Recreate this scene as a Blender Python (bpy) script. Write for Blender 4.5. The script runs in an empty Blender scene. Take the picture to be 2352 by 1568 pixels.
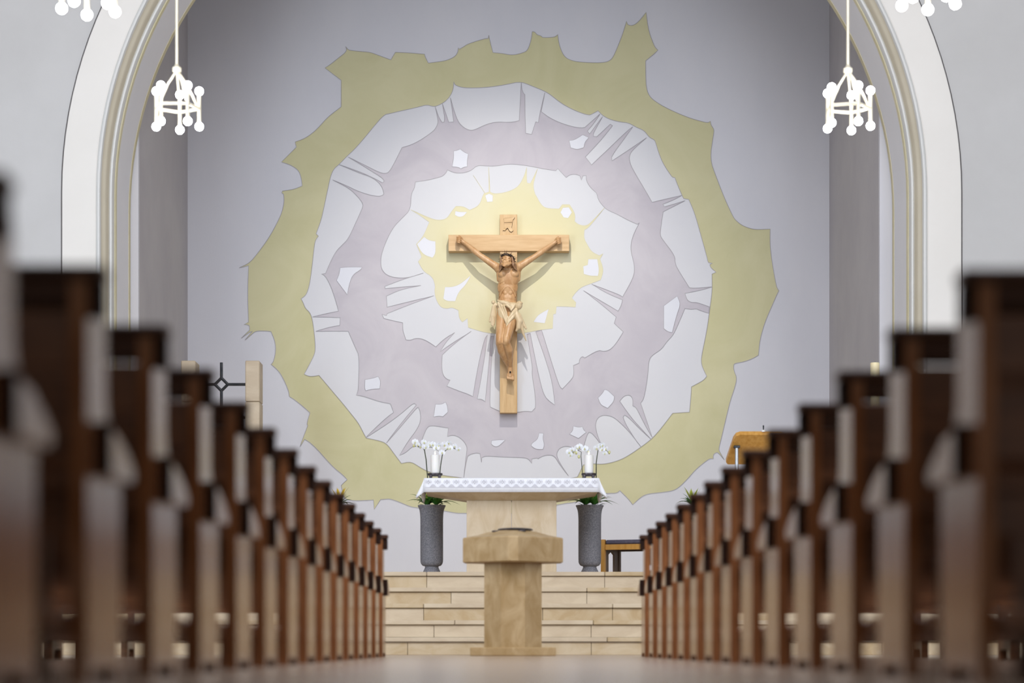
import bpy, bmesh, math, random
from mathutils import Vector, Matrix
from mathutils.geometry import delaunay_2d_cdt

PI = math.pi
SC = bpy.context.scene
COL = SC.collection
rnd = random.Random(7)

# ------------------------------------------------------------------ camera
cam_data = bpy.data.cameras.new('camera')
cam = bpy.data.objects.new('camera', cam_data)
COL.objects.link(cam)
cam.location = (-0.067, 0.0, 0.08)          # standing on the aisle floor, a touch left of the church axis
cam.rotation_euler = (PI / 2, 0, 0)
cam_data.sensor_width = 36.0
cam_data.lens = 85.0
cam_data.shift_x = 0.0068
cam_data.shift_y = 0.2976
cam_data.clip_start = 0.05
cam_data.clip_end = 200
cam_data.dof.use_dof = True
cam_data.dof.focus_distance = 29.1
cam_data.dof.aperture_fstop = 1.5
SC.camera = cam

# ------------------------------------------------------------------ world, lamps, exposure
world = bpy.data.worlds.new('daylight')
SC.world = world
world.use_nodes = True
bg = world.node_tree.nodes['Background']
bg.inputs['Color'].default_value = (1.0, 0.97, 0.94, 1)
bg.inputs['Strength'].default_value = 0.25

def lamp(name, kind, loc, target, power, colour, **kw):
    d = bpy.data.lights.new(name, kind)
    d.energy = power
    d.color = colour
    for k, v in kw.items():
        setattr(d, k, v)
    o = bpy.data.objects.new(name, d)
    COL.objects.link(o)
    o.location = loc
    o.rotation_euler = (Vector(target) - Vector(loc)).to_track_quat('-Z', 'Y').to_euler()
    return o

# the spotlight on the crucifix, hung behind the crown of the chancel arch
lamp('crucifix_spotlight', 'SPOT', (0.0, 25.1, 7.75), (-0.03, 29.5, 3.75), 670, (1.0, 0.96, 0.90),
     spot_size=math.radians(66), spot_blend=1.0, shadow_soft_size=0.03)

# unseen fill lamps added left and right of the pews, in place of daylight
for s_ in (-1, 1):
    lamp('side_fill_lamp', 'AREA', (s_ * 6.1, 17.0, 3.0), (s_ * 1.0, 29.5, 2.2), 320 if s_ > 0 else 480, (0.72, 0.84, 1.0),
         shape='RECTANGLE', size=3.0, size_y=4.0)

# large unseen fill lamp added high over the nave to brighten the chancel
lamp('overhead_fill_lamp', 'AREA', (0.0, 9.0, 11.2), (0.0, 27.0, 3.0), 1850, (0.88, 0.90, 0.98),
     shape='RECTANGLE', size=9.0, size_y=9.0)

SC.view_settings.view_transform = 'Standard'
SC.view_settings.look = 'None'
SC.view_settings.exposure = 0.08
SC.view_settings.gamma = 1.0
SC.view_settings.use_curve_mapping = False

# ------------------------------------------------------------------ materials
def lin(r, g, b):
    f = lambda c: (c / 255 / 12.92) if c / 255 <= 0.04045 else ((c / 255 + 0.055) / 1.055) ** 2.4
    return (f(r), f(g), f(b))

def mat(name, c1, c2=None, scale=3.0, rough=0.6, bump=0.0, stretch=(1, 1, 1), metallic=0.0, coat=0.0,
        detail=5.0, lo=0.35, hi=0.65, spec=0.5, bump_scale=None, tint=None, emit=None, sss=0.0, dist=0.0):
    m = bpy.data.materials.new(name)
    m.use_nodes = True
    nt = m.node_tree
    b = nt.nodes['Principled BSDF']
    b.inputs['Base Color'].default_value = (*c1, 1)
    b.inputs['Roughness'].default_value = rough
    b.inputs['Metallic'].default_value = metallic
    b.inputs['Coat Weight'].default_value = coat
    b.inputs['Coat Roughness'].default_value = 0.08
    b.inputs['Specular IOR Level'].default_value = spec
    if tint:
        b.inputs['Specular Tint'].default_value = (*tint, 1)
    if sss:
        b.inputs['Subsurface Weight'].default_value = sss
        b.inputs['Subsurface Radius'].default_value = (0.03, 0.02, 0.01)
    if emit:
        b.inputs['Emission Color'].default_value = (*emit[0], 1)
        b.inputs['Emission Strength'].default_value = emit[1]
    if c2 is not None or bump:
        tc = nt.nodes.new('ShaderNodeTexCoord')
        mp = nt.nodes.new('ShaderNodeMapping')
        mp.inputs['Scale'].default_value = stretch
        nt.links.new(tc.outputs['Object'], mp.inputs['Vector'])
        n = nt.nodes.new('ShaderNodeTexNoise')
        n.inputs['Scale'].default_value = scale
        n.inputs['Detail'].default_value = detail
        n.inputs['Roughness'].default_value = 0.6
        n.inputs['Distortion'].default_value = dist
        nt.links.new(mp.outputs['Vector'], n.inputs['Vector'])
        fac = n.outputs['Fac']
        if c2 is not None:
            r = nt.nodes.new('ShaderNodeValToRGB')
            r.color_ramp.elements[0].position = lo
            r.color_ramp.elements[1].position = hi
            r.color_ramp.elements[0].color = (*c1, 1)
            r.color_ramp.elements[1].color = (*c2, 1)
            nt.links.new(fac, r.inputs['Fac'])
            nt.links.new(r.outputs['Color'], b.inputs['Base Color'])
        if bump:
            if bump_scale:
                n2 = nt.nodes.new('ShaderNodeTexNoise')
                n2.inputs['Scale'].default_value = bump_scale
                n2.inputs['Detail'].default_value = 6
                nt.links.new(mp.outputs['Vector'], n2.inputs['Vector'])
                fac = n2.outputs['Fac']
            bp = nt.nodes.new('ShaderNodeBump')
            bp.inputs['Strength'].default_value = bump
            bp.inputs['Distance'].default_value = 0.01
            nt.links.new(fac, bp.inputs['Height'])
            nt.links.new(bp.outputs['Normal'], b.inputs['Normal'])
    return m

M = {}
M['plaster'] = mat('white plaster', (0.475, 0.46, 0.44), (0.505, 0.49, 0.47), 1.2, 0.9, 0.08, bump_scale=60)
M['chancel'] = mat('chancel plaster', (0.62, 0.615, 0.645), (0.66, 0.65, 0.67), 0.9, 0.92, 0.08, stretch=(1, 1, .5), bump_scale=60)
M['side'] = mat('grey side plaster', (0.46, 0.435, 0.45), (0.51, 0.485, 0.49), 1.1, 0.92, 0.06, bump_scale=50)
M['arch_band'] = mat('ivory arch plaster', (0.68, 0.645, 0.59), (0.71, 0.675, 0.62), 1.0, 0.9)
M['arch_beige'] = mat('beige arch moulding', (0.60, 0.54, 0.41), (0.64, 0.58, 0.45), 2.0, 0.85)
M['arch_white'] = mat('white arch fillet', (0.615, 0.61, 0.58), (0.645, 0.635, 0.60), 2.0, 0.85)
M['arch_line'] = mat('ochre painted line', (0.60, 0.54, 0.34), (0.64, 0.58, 0.40), 4.0, 0.85)
M['arch_soffit'] = mat('pale soffit plaster', (0.77, 0.765, 0.79), (0.80, 0.79, 0.81), 1.0, 0.9)
M['groove'] = mat('grey joint', (0.20, 0.18, 0.175), rough=0.9)
M['floor'] = mat('polished beige floor stone', lin(160, 140, 122), lin(176, 156, 138), 2.2, 0.22, 0.0, detail=8, spec=0.5)
M['stone'] = mat('jura limestone', lin(188, 168, 140), lin(204, 186, 158), 3.0, 0.55, 0.10, stretch=(1, 1, 2.2), detail=9, bump_scale=25, dist=0.6)
M['stone2'] = mat('yellow limestone', lin(178, 152, 112), lin(198, 178, 146), 2.6, 0.55, 0.10, stretch=(1.2, 1, 2), detail=9, bump_scale=25, dist=0.8)
M['font'] = mat('honey font stone', lin(150, 120, 74), lin(184, 158, 118), 6.0, 0.42, 0.10, stretch=(1, 1, .7), detail=9, lo=0.3, hi=0.7, bump_scale=30, dist=1.0)
M['altar'] = mat('altar limestone', lin(190, 168, 134), lin(208, 190, 162), 2.5, 0.5, 0.05, stretch=(2, 1, .8), detail=8, dist=1.2)
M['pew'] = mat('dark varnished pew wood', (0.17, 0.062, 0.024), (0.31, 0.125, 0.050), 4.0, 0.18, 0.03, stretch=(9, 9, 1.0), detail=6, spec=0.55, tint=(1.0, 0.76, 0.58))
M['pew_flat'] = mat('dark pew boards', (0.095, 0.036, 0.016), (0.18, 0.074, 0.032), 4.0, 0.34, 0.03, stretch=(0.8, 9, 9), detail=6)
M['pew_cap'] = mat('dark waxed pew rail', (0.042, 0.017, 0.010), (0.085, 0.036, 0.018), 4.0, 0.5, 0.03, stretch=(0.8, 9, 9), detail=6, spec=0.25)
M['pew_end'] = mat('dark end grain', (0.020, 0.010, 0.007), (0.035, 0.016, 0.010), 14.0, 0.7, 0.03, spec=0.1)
M['oak'] = mat('pale oak', lin(194, 156, 104), lin(208, 174, 124), 3.0, 0.5, 0.05, stretch=(9, 9, 1.0), detail=7)
M['oak_h'] = mat('pale oak across', lin(196, 158, 108), lin(210, 176, 128), 3.0, 0.5, 0.05, stretch=(1.0, 9, 9), detail=7)
M['lime'] = mat('carved limewood', (0.44, 0.225, 0.085), (0.60, 0.37, 0.185), 7.0, 0.44, 0.05, stretch=(2, 2, .5), detail=6)
M['cloth_wood'] = mat('carved loincloth wood', (0.56, 0.42, 0.24), (0.70, 0.56, 0.36), 9.0, 0.45, 0.05, stretch=(2, 2, .6))
M['hair_wood'] = mat('carved hair wood', (0.20, 0.10, 0.045), (0.34, 0.19, 0.10), 16.0, 0.4, 0.3, stretch=(2, 2, .5))
M['thorn'] = mat('dark thorn wood', (0.035, 0.022, 0.016), (0.07, 0.045, 0.03), 20, 0.6)
M['carved_line'] = mat('dark carved edge', (0.10, 0.055, 0.02), rough=0.7)
M['iron'] = mat('wrought iron', (0.03, 0.032, 0.036), (0.055, 0.055, 0.058), 12, 0.45, 0.1, metallic=0.7)
M['bronze'] = mat('dark bronze', (0.06, 0.052, 0.055), (0.11, 0.095, 0.10), 20, 0.35, 0.1, metallic=0.7)
M['nail'] = mat('black iron nail', (0.02, 0.02, 0.02), rough=0.4, metallic=0.8)
M['vase'] = mat('speckled dark stoneware', (0.150, 0.154, 0.178), (0.32, 0.31, 0.33), 100, 0.62, 0.25, detail=4, lo=0.42, hi=0.66)
M['linen'] = mat('white altar linen', (0.80, 0.80, 0.83), (0.85, 0.85, 0.87), 30, 0.85, 0.05, bump_scale=200)
M['lace'] = mat('grey lace thread', (0.56, 0.55, 0.59), (0.61, 0.60, 0.63), 60, 0.9)
M['wax'] = mat('white candle wax', (0.85, 0.82, 0.77), (0.88, 0.86, 0.82), 5, 0.45, sss=0.3)
M['cream_wax'] = mat('cream candle wax', (0.82, 0.70, 0.42), (0.86, 0.75, 0.48), 5, 0.45, sss=0.2)
M['flame'] = mat('candle flame', (1, 0.9, 0.7), rough=0.5, emit=((1.0, 0.86, 0.6), 8.0))
M['bulb'] = mat('lit opal bulb', (0.9, 0.9, 0.9), rough=0.3, emit=((0.95, 0.97, 1.0), 42.0))
M['brass'] = mat('pale brass', (0.78, 0.70, 0.52), (0.82, 0.75, 0.58), 10, 0.35, metallic=0.35)
M['leaf'] = mat('green strap leaf', (0.05, 0.19, 0.03), (0.11, 0.32, 0.05), 12, 0.4, stretch=(1, 1, 1))
M['leaf_dark'] = mat('dark orchid leaf', (0.028, 0.10, 0.035), (0.05, 0.15, 0.05), 10, 0.35)
M['bract'] = mat('yellow green bract', (0.36, 0.46, 0.05), (0.52, 0.55, 0.09), 12, 0.45)
M['bract_y'] = mat('golden bract', (0.60, 0.38, 0.03), (0.72, 0.50, 0.06), 12, 0.45)
M['petal'] = mat('white orchid petal', (0.84, 0.85, 0.88), (0.89, 0.90, 0.91), 25, 0.55, sss=0.15)
M['lip'] = mat('yellow orchid lip', (0.62, 0.58, 0.18), (0.72, 0.70, 0.38), 40, 0.5)
M['stem'] = mat('dark orchid stem', (0.030, 0.034, 0.018), (0.055, 0.070, 0.030), 20, 0.5)
M['soil'] = mat('potting soil', (0.03, 0.02, 0.015), rough=0.95)
M['cushion'] = mat('dark violet upholstery', (0.075, 0.068, 0.105), (0.11, 0.10, 0.14), 40, 0.6, 0.1)
M['shaded_oak'] = mat('shaded brown oak', (0.13, 0.085, 0.055), (0.18, 0.12, 0.08), 4, 0.5, stretch=(9, 9, 1))  # honey oak of the stool's rear and sides, shade put into the colour
M['honey'] = mat('honey coloured oak', lin(196, 140, 62), lin(212, 160, 84), 3, 0.4, 0.04, stretch=(9, 9, 1))
M['chrome'] = mat('brushed steel', (0.50, 0.50, 0.50), rough=0.3, metallic=0.9)
# mural paints
M['paint_yellow'] = mat('ochre yellow mural paint', (0.565, 0.53, 0.305), (0.625, 0.585, 0.36), 0.9, 0.9, 0.04, detail=7, dist=1.2, bump_scale=60)
M['paint_field'] = mat('off white mural ground', (0.665, 0.66, 0.68), (0.69, 0.685, 0.695), 0.9, 0.9, 0.04, detail=6, bump_scale=60)
M['paint_lilac'] = mat('lilac grey mural paint', (0.51, 0.475, 0.51), (0.58, 0.545, 0.57), 1.1, 0.9, 0.04, detail=7, dist=1.5, bump_scale=60)
M['paint_inner'] = mat('white mural ground', (0.645, 0.645, 0.665), (0.67, 0.67, 0.685), 0.9, 0.9, 0.04, detail=6, bump_scale=60)
M['paint_sun'] = mat('lemon mural paint', (0.68, 0.63, 0.395), (0.70, 0.655, 0.45), 1.0, 0.9, 0.04, detail=6, dist=1.0, bump_scale=60)
M['paint_white'] = mat('bright white mural paint', (0.71, 0.715, 0.76), (0.73, 0.735, 0.77), 2.0, 0.9)
M['scratch'] = mat('incised grey contour', (0.36, 0.34, 0.36), (0.42, 0.40, 0.41), 3.0, 0.9)
M['scratch_sun'] = mat('incised yellow contour', (0.62, 0.575, 0.40), (0.66, 0.62, 0.47), 3.0, 0.9)

# ------------------------------------------------------------------ mesh helpers
class MB:
    """collects shapes; build() links them as ONE mesh object"""
    def __init__(s):
        s.v = []; s.f = []; s.smooth = []
    def add(s, verts, faces, smooth=False):
        k = len(s.v)
        s.v += [tuple(p) for p in verts]
        s.f += [tuple(i + k for i in f) for f in faces]
        s.smooth += [smooth] * len(faces)
        return s
    def box(s, x0, x1, y0, y1, z0, z1):
        V = [(x, y, z) for z in (z0, z1) for y in (y0, y1) for x in (x0, x1)]
        return s.add(V, [(0, 2, 3, 1), (4, 5, 7, 6), (0, 1, 5, 4), (2, 6, 7, 3), (0, 4, 6, 2), (1, 3, 7, 5)])
    def cbox(s, x0, x1, y0, y1, z0, z1, c=0.004):
        """box with chamfered edges"""
        bm = bmesh.new()
        r = bmesh.ops.create_cube(bm, size=1.0)
        for v in bm.verts:
            v.co = Vector((x0 + (v.co.x + .5) * (x1 - x0), y0 + (v.co.y + .5) * (y1 - y0), z0 + (v.co.z + .5) * (z1 - z0)))
        bmesh.ops.bevel(bm, geom=bm.edges[:], offset=c, segments=1, affect='EDGES', profile=0.5)
        bm.verts.index_update()
        s.add([v.co for v in bm.verts], [[v.index for v in f.verts] for f in bm.faces])
        bm.free()
        return s
    def prism(s, poly, x0, x1, axis='x'):
        """extrude a closed polygon; axis x: points are (y, z); axis y: (x, z); axis z: (x, y)"""
        def pt(a, b, t):
            return {'x': (t, a, b), 'y': (a, t, b), 'z': (a, b, t)}[axis]
        n = len(poly)
        V = [pt(a, b, x0) for a, b in poly] + [pt(a, b, x1) for a, b in poly]
        F = [tuple(range(n))[::-1], tuple(range(n, 2 * n))] + [(i, (i + 1) % n, n + (i + 1) % n, n + i) for i in range(n)]
        return s.add(V, F)
    def lathe(s, prof, seg=24, c=(0, 0), cap=True, rot=0.0):
        V = []
        for r, z in prof:
            for i in range(seg):
                t = 2 * PI * i / seg + rot
                V.append((c[0] + r * math.cos(t), c[1] + r * math.sin(t), z))
        F = []
        for k in range(len(prof) - 1):
            for i in range(seg):
                j = (i + 1) % seg
                F.append((k * seg + i, k * seg + j, (k + 1) * seg + j, (k + 1) * seg + i))
        if cap:
            F.append(tuple(range(seg))[::-1])
            F.append(tuple((len(prof) - 1) * seg + i for i in range(seg)))
        return s.add(V, F, seg > 10)
    def tube(s, pts, r, seg=8, taper=None):
        pts = [Vector(p) for p in pts]
        n = len(pts)
        R = r if isinstance(r, (list, tuple)) else [r + ((taper - r) * i / (n - 1) if taper is not None else 0) for i in range(n)]
        V = []
        up = None
        for i, p in enumerate(pts):
            d = (pts[min(i + 1, n - 1)] - pts[max(i - 1, 0)]).normalized()
            if up is None:
                up = Vector((0, 0, 1)) if abs(d.z) < 0.9 else Vector((1, 0, 0))
            a = d.cross(up).normalized()
            b = a.cross(d).normalized()
            up = b
            for k in range(seg):
                t = 2 * PI * k / seg
                V.append(p + a * (R[i] * math.cos(t)) + b * (R[i] * math.sin(t)))
        F = [(i * seg + k, i * seg + (k + 1) % seg, (i + 1) * seg + (k + 1) % seg, (i + 1) * seg + k) for i in range(n - 1) for k in range(seg)]
        F += [tuple(range(seg))[::-1], tuple((n - 1) * seg + k for k in range(seg))]
        return s.add(V, F, True)
    def ball(s, c, r, seg=16, rings=10, rot=None):
        rx, ry, rz = r if isinstance(r, (list, tuple)) else (r, r, r)
        V = [Vector((0, 0, rz))]
        for i in range(1, rings):
            a = PI * i / rings
            V += [Vector((rx * math.sin(a) * math.cos(2 * PI * k / seg), ry * math.sin(a) * math.sin(2 * PI * k / seg), rz * math.cos(a))) for k in range(seg)]
        V.append(Vector((0, 0, -rz)))
        if rot is not None:
            V = [rot @ v for v in V]
        V = [v + Vector(c) for v in V]
        F = [(0, 1 + k, 1 + (k + 1) % seg) for k in range(seg)]
        for i in range(rings - 2):
            F += [(1 + i * seg + k, 1 + (i + 1) * seg + k, 1 + (i + 1) * seg + (k + 1) % seg, 1 + i * seg + (k + 1) % seg) for k in range(seg)]
        e = len(V) - 1
        F += [(e, 1 + (rings - 2) * seg + (k + 1) % seg, 1 + (rings - 2) * seg + k) for k in range(seg)]
        return s.add(V, F, True)
    def capsule(s, p, q, r0, r1, seg=14):
        """closed tapered capsule from p to q"""
        p, q = Vector(p), Vector(q)
        d = q - p
        L = d.length
        R = d.to_track_quat('Z', 'Y').to_matrix()
        prof = [(r0 * math.sin(a), -r0 * math.cos(a)) for a in [PI / 2 * i / 5 for i in range(1, 5)]]
        prof += [(r0, 0), (r0 + (r1 - r0) * .5, L / 2), (r1, L)]
        prof += [(r1 * math.cos(a), L + r1 * math.sin(a)) for a in [PI / 2 * i / 5 for i in range(1, 5)]]
        V = []
        for r, z in prof:
            V += [p + R @ Vector((r * math.cos(2 * PI * k / seg), r * math.sin(2 * PI * k / seg), z)) for k in range(seg)]
        F = [(i * seg + k, i * seg + (k + 1) % seg, (i + 1) * seg + (k + 1) % seg, (i + 1) * seg + k) for i in range(len(prof) - 1) for k in range(seg)]
        F += [tuple(range(seg))[::-1], tuple((len(prof) - 1) * seg + k for k in range(seg))]
        return s.add(V, F, True)
    def mesh(s, name, m):
        me = bpy.data.meshes.new(name)
        me.from_pydata(s.v, [], s.f)
        me.materials.append(m)
        if any(s.smooth):
            me.polygons.foreach_set('use_smooth', s.smooth)
            me.update()
            me.set_sharp_from_angle(angle=math.radians(42))
        me.validate()
        me.update()
        return me
    def build(s, name, m, parent=None, loc=None, label=None):
        o = bpy.data.objects.new(name, s.mesh(name, m))
        COL.objects.link(o)
        if parent is not None:
            o.parent = parent
        if loc is not None:
            o.location = loc
        if label:
            o['label'] = label
        return o

def thing(name, label, cat, loc=(0, 0, 0), rz=0.0, group=None):
    o = bpy.data.objects.new(name, None)
    COL.objects.link(o)
    o.empty_display_size = 0.2
    o.location = loc
    o.rotation_euler = (0, 0, rz)
    return tag(o, label, cat, group)

def tag(o, label, cat, group=None):
    o['label'] = label
    o['category'] = cat
    if group:
        o['group'] = group
    return o

def structure(o):
    o['kind'] = 'structure'
    return o

def copy_tree(root, loc, rz=0.0, label=None):
    """a thing with copies of its parts and sub-parts"""
    allo = [o for o in COL.objects]
    by = {}
    for o in allo:
        if o.parent:
            by.setdefault(o.parent.name, []).append(o)
    def rec(o, parent):
        c = o.copy()
        COL.objects.link(c)
        if parent is not None:
            c.parent = parent
            c.matrix_parent_inverse = o.matrix_parent_inverse.copy()
        for ch in by.get(o.name, []):
            rec(ch, c)
        return c
    r = rec(root, None)
    r.location = loc
    r.rotation_euler = (0, 0, rz)
    if label:
        r['label'] = label
    return r

# ------------------------------------------------------------------ the room
X_WALL = 6.2
floor = structure(MB().box(-X_WALL, X_WALL, -4.0, 24.2, -0.2, 0.0).build('floor', M['floor']))

RISER, TREAD, STEP_Y = 0.165, 0.325, 22.9
STAGE = 5 * RISER                                # 0.825
stage_y = STEP_Y + 4 * TREAD                     # 24.2
structure(MB().box(-X_WALL, X_WALL, stage_y + 0.125, 29.5, 0.3, STAGE - 0.002).build('floor', M['stone']))

AY, SPRING = 24.35, 4.65                         # front plane of the arch wall, springing height
R_OUT = 4.527
def arch_pts(r, z0, n=72):
    """the line of the arch at radius r: up the left leg, over, down the right leg"""
    P = [(-r, z0)] + [(-r * math.cos(PI * i / n), SPRING + r * math.sin(PI * i / n)) for i in range(n + 1)] + [(r, z0)]
    return P

def arch_sweep(name, prof, m, z0=0.0):
    """sweep a profile of (radius, y) points along the arch"""
    mb = MB()
    n = None
    V = []
    for r, y in prof:
        L = arch_pts(r, z0)
        n = len(L)
        V += [(x, y, z) for x, z in L]
    k = len(prof)
    F = [(i * n + j, i * n + j + 1, (i + 1) * n + j + 1, (i + 1) * n + j) for i in range(k - 1) for j in range(n - 1)]
    mb.add(V, F, True)
    return structure(mb.build(name, m))

# the wall around the arch, one piece with the opening cut out
WTOP = 11.0
outer = arch_pts(R_OUT + 0.012, 0.0)
frame = []
nA = len(outer)
V = [(x, AY, z) for x, z in outer]
edge = []
for x, z in outer:
    if z <= SPRING:
        edge.append((-X_WALL if x < 0 else X_WALL, z))
    else:
        a = math.atan2(z - SPRING, x)
        t = min(X_WALL / max(abs(math.cos(a)), 1e-6), (WTOP - SPRING) / max(math.sin(a), 1e-6))
        edge.append((t * math.cos(a), SPRING + t * math.sin(a)))
V += [(x, AY, z) for x, z in edge]
wm = MB().add(V, [(j, j + 1, nA + j + 1, nA + j) for j in range(nA - 1)])
wall_front = structure(wm.build('wall_front', M['plaster']))

arch_sweep('trim_1', [(R_OUT + 0.012, AY), (R_OUT + 0.012, AY + 0.02), (R_OUT - 0.004, AY + 0.02), (R_OUT - 0.004, AY - 0.02)], M['groove'])
arch_sweep('trim_2', [(R_OUT - 0.004, AY - 0.02), (4.20, AY - 0.02), (4.185, AY - 0.012)], M['arch_band'])
arch_sweep('trim_3', [(4.185, AY - 0.012), (4.175, AY - 0.035), (4.16, AY - 0.042), (4.145, AY - 0.035), (4.136, AY + 0.0)], M['arch_white'])
arch_sweep('trim_4', [(4.136, AY + 0.0), (4.128, AY + 0.04), (4.112, AY + 0.06), (4.098, AY + 0.10), (4.092, AY + 0.20)], M['arch_beige'])
arch_sweep('trim_5', [(4.092, AY + 0.20), (4.075, AY + 0.185), (4.06, AY + 0.19), (4.05, AY + 0.22), (4.046, AY + 0.27)], M['arch_white'])
arch_sweep('trim_6', [(4.046, AY + 0.27), (4.034, AY + 0.262), (4.026, AY + 0.31)], M['arch_line'])
arch_sweep('trim_7', [(4.026, AY + 0.31), (4.026, 25.42)], M['arch_soffit'])
arch_sweep('trim_8', [(4.026, 25.42), (4.020, 25.42), (4.020, 25.52), (4.026, 25.52)], M['arch_line'])
arch_sweep('trim_9', [(4.026, 25.52), (6.0, 25.52)], M['chancel'], z0=STAGE)

WALL_Y = 29.5
XL, XR = -3.94, 3.89
# back wall of the chancel and its side walls, with the open joint at their front edge
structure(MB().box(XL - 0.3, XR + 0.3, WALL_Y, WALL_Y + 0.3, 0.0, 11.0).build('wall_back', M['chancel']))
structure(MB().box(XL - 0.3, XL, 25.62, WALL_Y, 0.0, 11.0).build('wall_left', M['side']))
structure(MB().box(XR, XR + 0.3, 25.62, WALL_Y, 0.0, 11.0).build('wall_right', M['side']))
structure(MB().box(XL - 0.3, XL + 0.0, 25.54, 25.585, 0.0, 11.0).build('trim_10', M['chancel']))
structure(MB().box(XR - 0.0, XR + 0.3, 25.54, 25.585, 0.0, 11.0).build('trim_11', M['chancel']))
structure(MB().box(XL - 0.3, XL - 0.05, 25.585, 25.62, 0.0, 11.0).build('trim_12', M['groove']))
structure(MB().box(XR + 0.05, XR + 0.3, 25.585, 25.62, 0.0, 11.0).build('trim_13', M['groove']))
structure(MB().box(-4.6, 4.6, 25.55, WALL_Y + 0.3, 9.3, 9.5).build('ceiling', M['chancel']))
structure(MB().box(-X_WALL - 0.3, -X_WALL, -4.0, 25.5, 0.0, 7.0).build('wall_left', M['plaster']))
structure(MB().box(X_WALL, X_WALL + 0.3, -4.0, 25.5, 0.0, 7.0).build('wall_right', M['plaster']))

# ------------------------------------------------------------------ altar steps, stone by stone
steps = thing('altar_steps', 'flight of five pale limestone steps rising across the nave to the altar', 'steps', (0, STEP_Y, 0))
JOINTS = [([-4.9, -3.6, -2.4, -0.99, 0.75, 2.2, 3.5, 4.8], [-4.4, -2.9, -1.6, 0.1, 0.9, 2.6, 3.9, 5.1]),
          ([-5.0, -3.8, -2.1, -0.75, 0.2, 0.76, 2.3, 3.9], [-4.6, -3.1, -1.9, -0.55, 0.78, 1.9, 3.3, 4.7]),
          ([-4.7, -3.3, -2.2, -0.86, 0.3, 0.98, 2.5, 4.2], [-5.1, -3.7, -2.5, -0.86, 0.98, 2.1, 3.6, 5.0]),
          ([-4.8, -3.5, -1.8, -0.6, 0.74, 2.0, 3.4, 4.6], [-4.2, -3.0, -1.5, 0.0, 0.74, 1.8, 3.2, 4.4]),
          ([-5.2, -3.9, -2.6, -0.85, 0.1, 0.93, 2.4, 3.7], [-4.5, -3.2, -2.0, -0.85, 0.93, 2.3, 3.8, 5.2])]
SLAB = 0.042
rs = random.Random(11)
for i in range(5):
    y0 = i * TREAD
    z0, z1 = i * RISER, (i + 1) * RISER
    for which in (0, 1):
        J = [-X_WALL + 0.01] + JOINTS[i][which] + [X_WALL - 0.01]
        for a, b in zip(J[:-1], J[1:]):
            g = 0.002
            j = rs.uniform(-0.002, 0.002)
            mm = M['stone2'] if (i == 0 and which == 0) or rs.random() < 0.2 else M['stone']
            mb = MB()
            if which == 0:
                mb.cbox(a + g, b - g, y0 + j, y0 + (0.30 if i < 4 else 0.11), z0 + (0.002 if i else 0.0), z1 - SLAB - 0.004, 0.002)
                o = mb.build('riser_stone', mm, steps)
            else:
                back = y0 + (TREAD if i < 4 else 0.12)
                mb.cbox(a + g, b - g, y0 - 0.030 + j, back, z1 - SLAB, z1 + j * 0.3, 0.006)
                o = mb.build('tread_slab', mm, steps)

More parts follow.
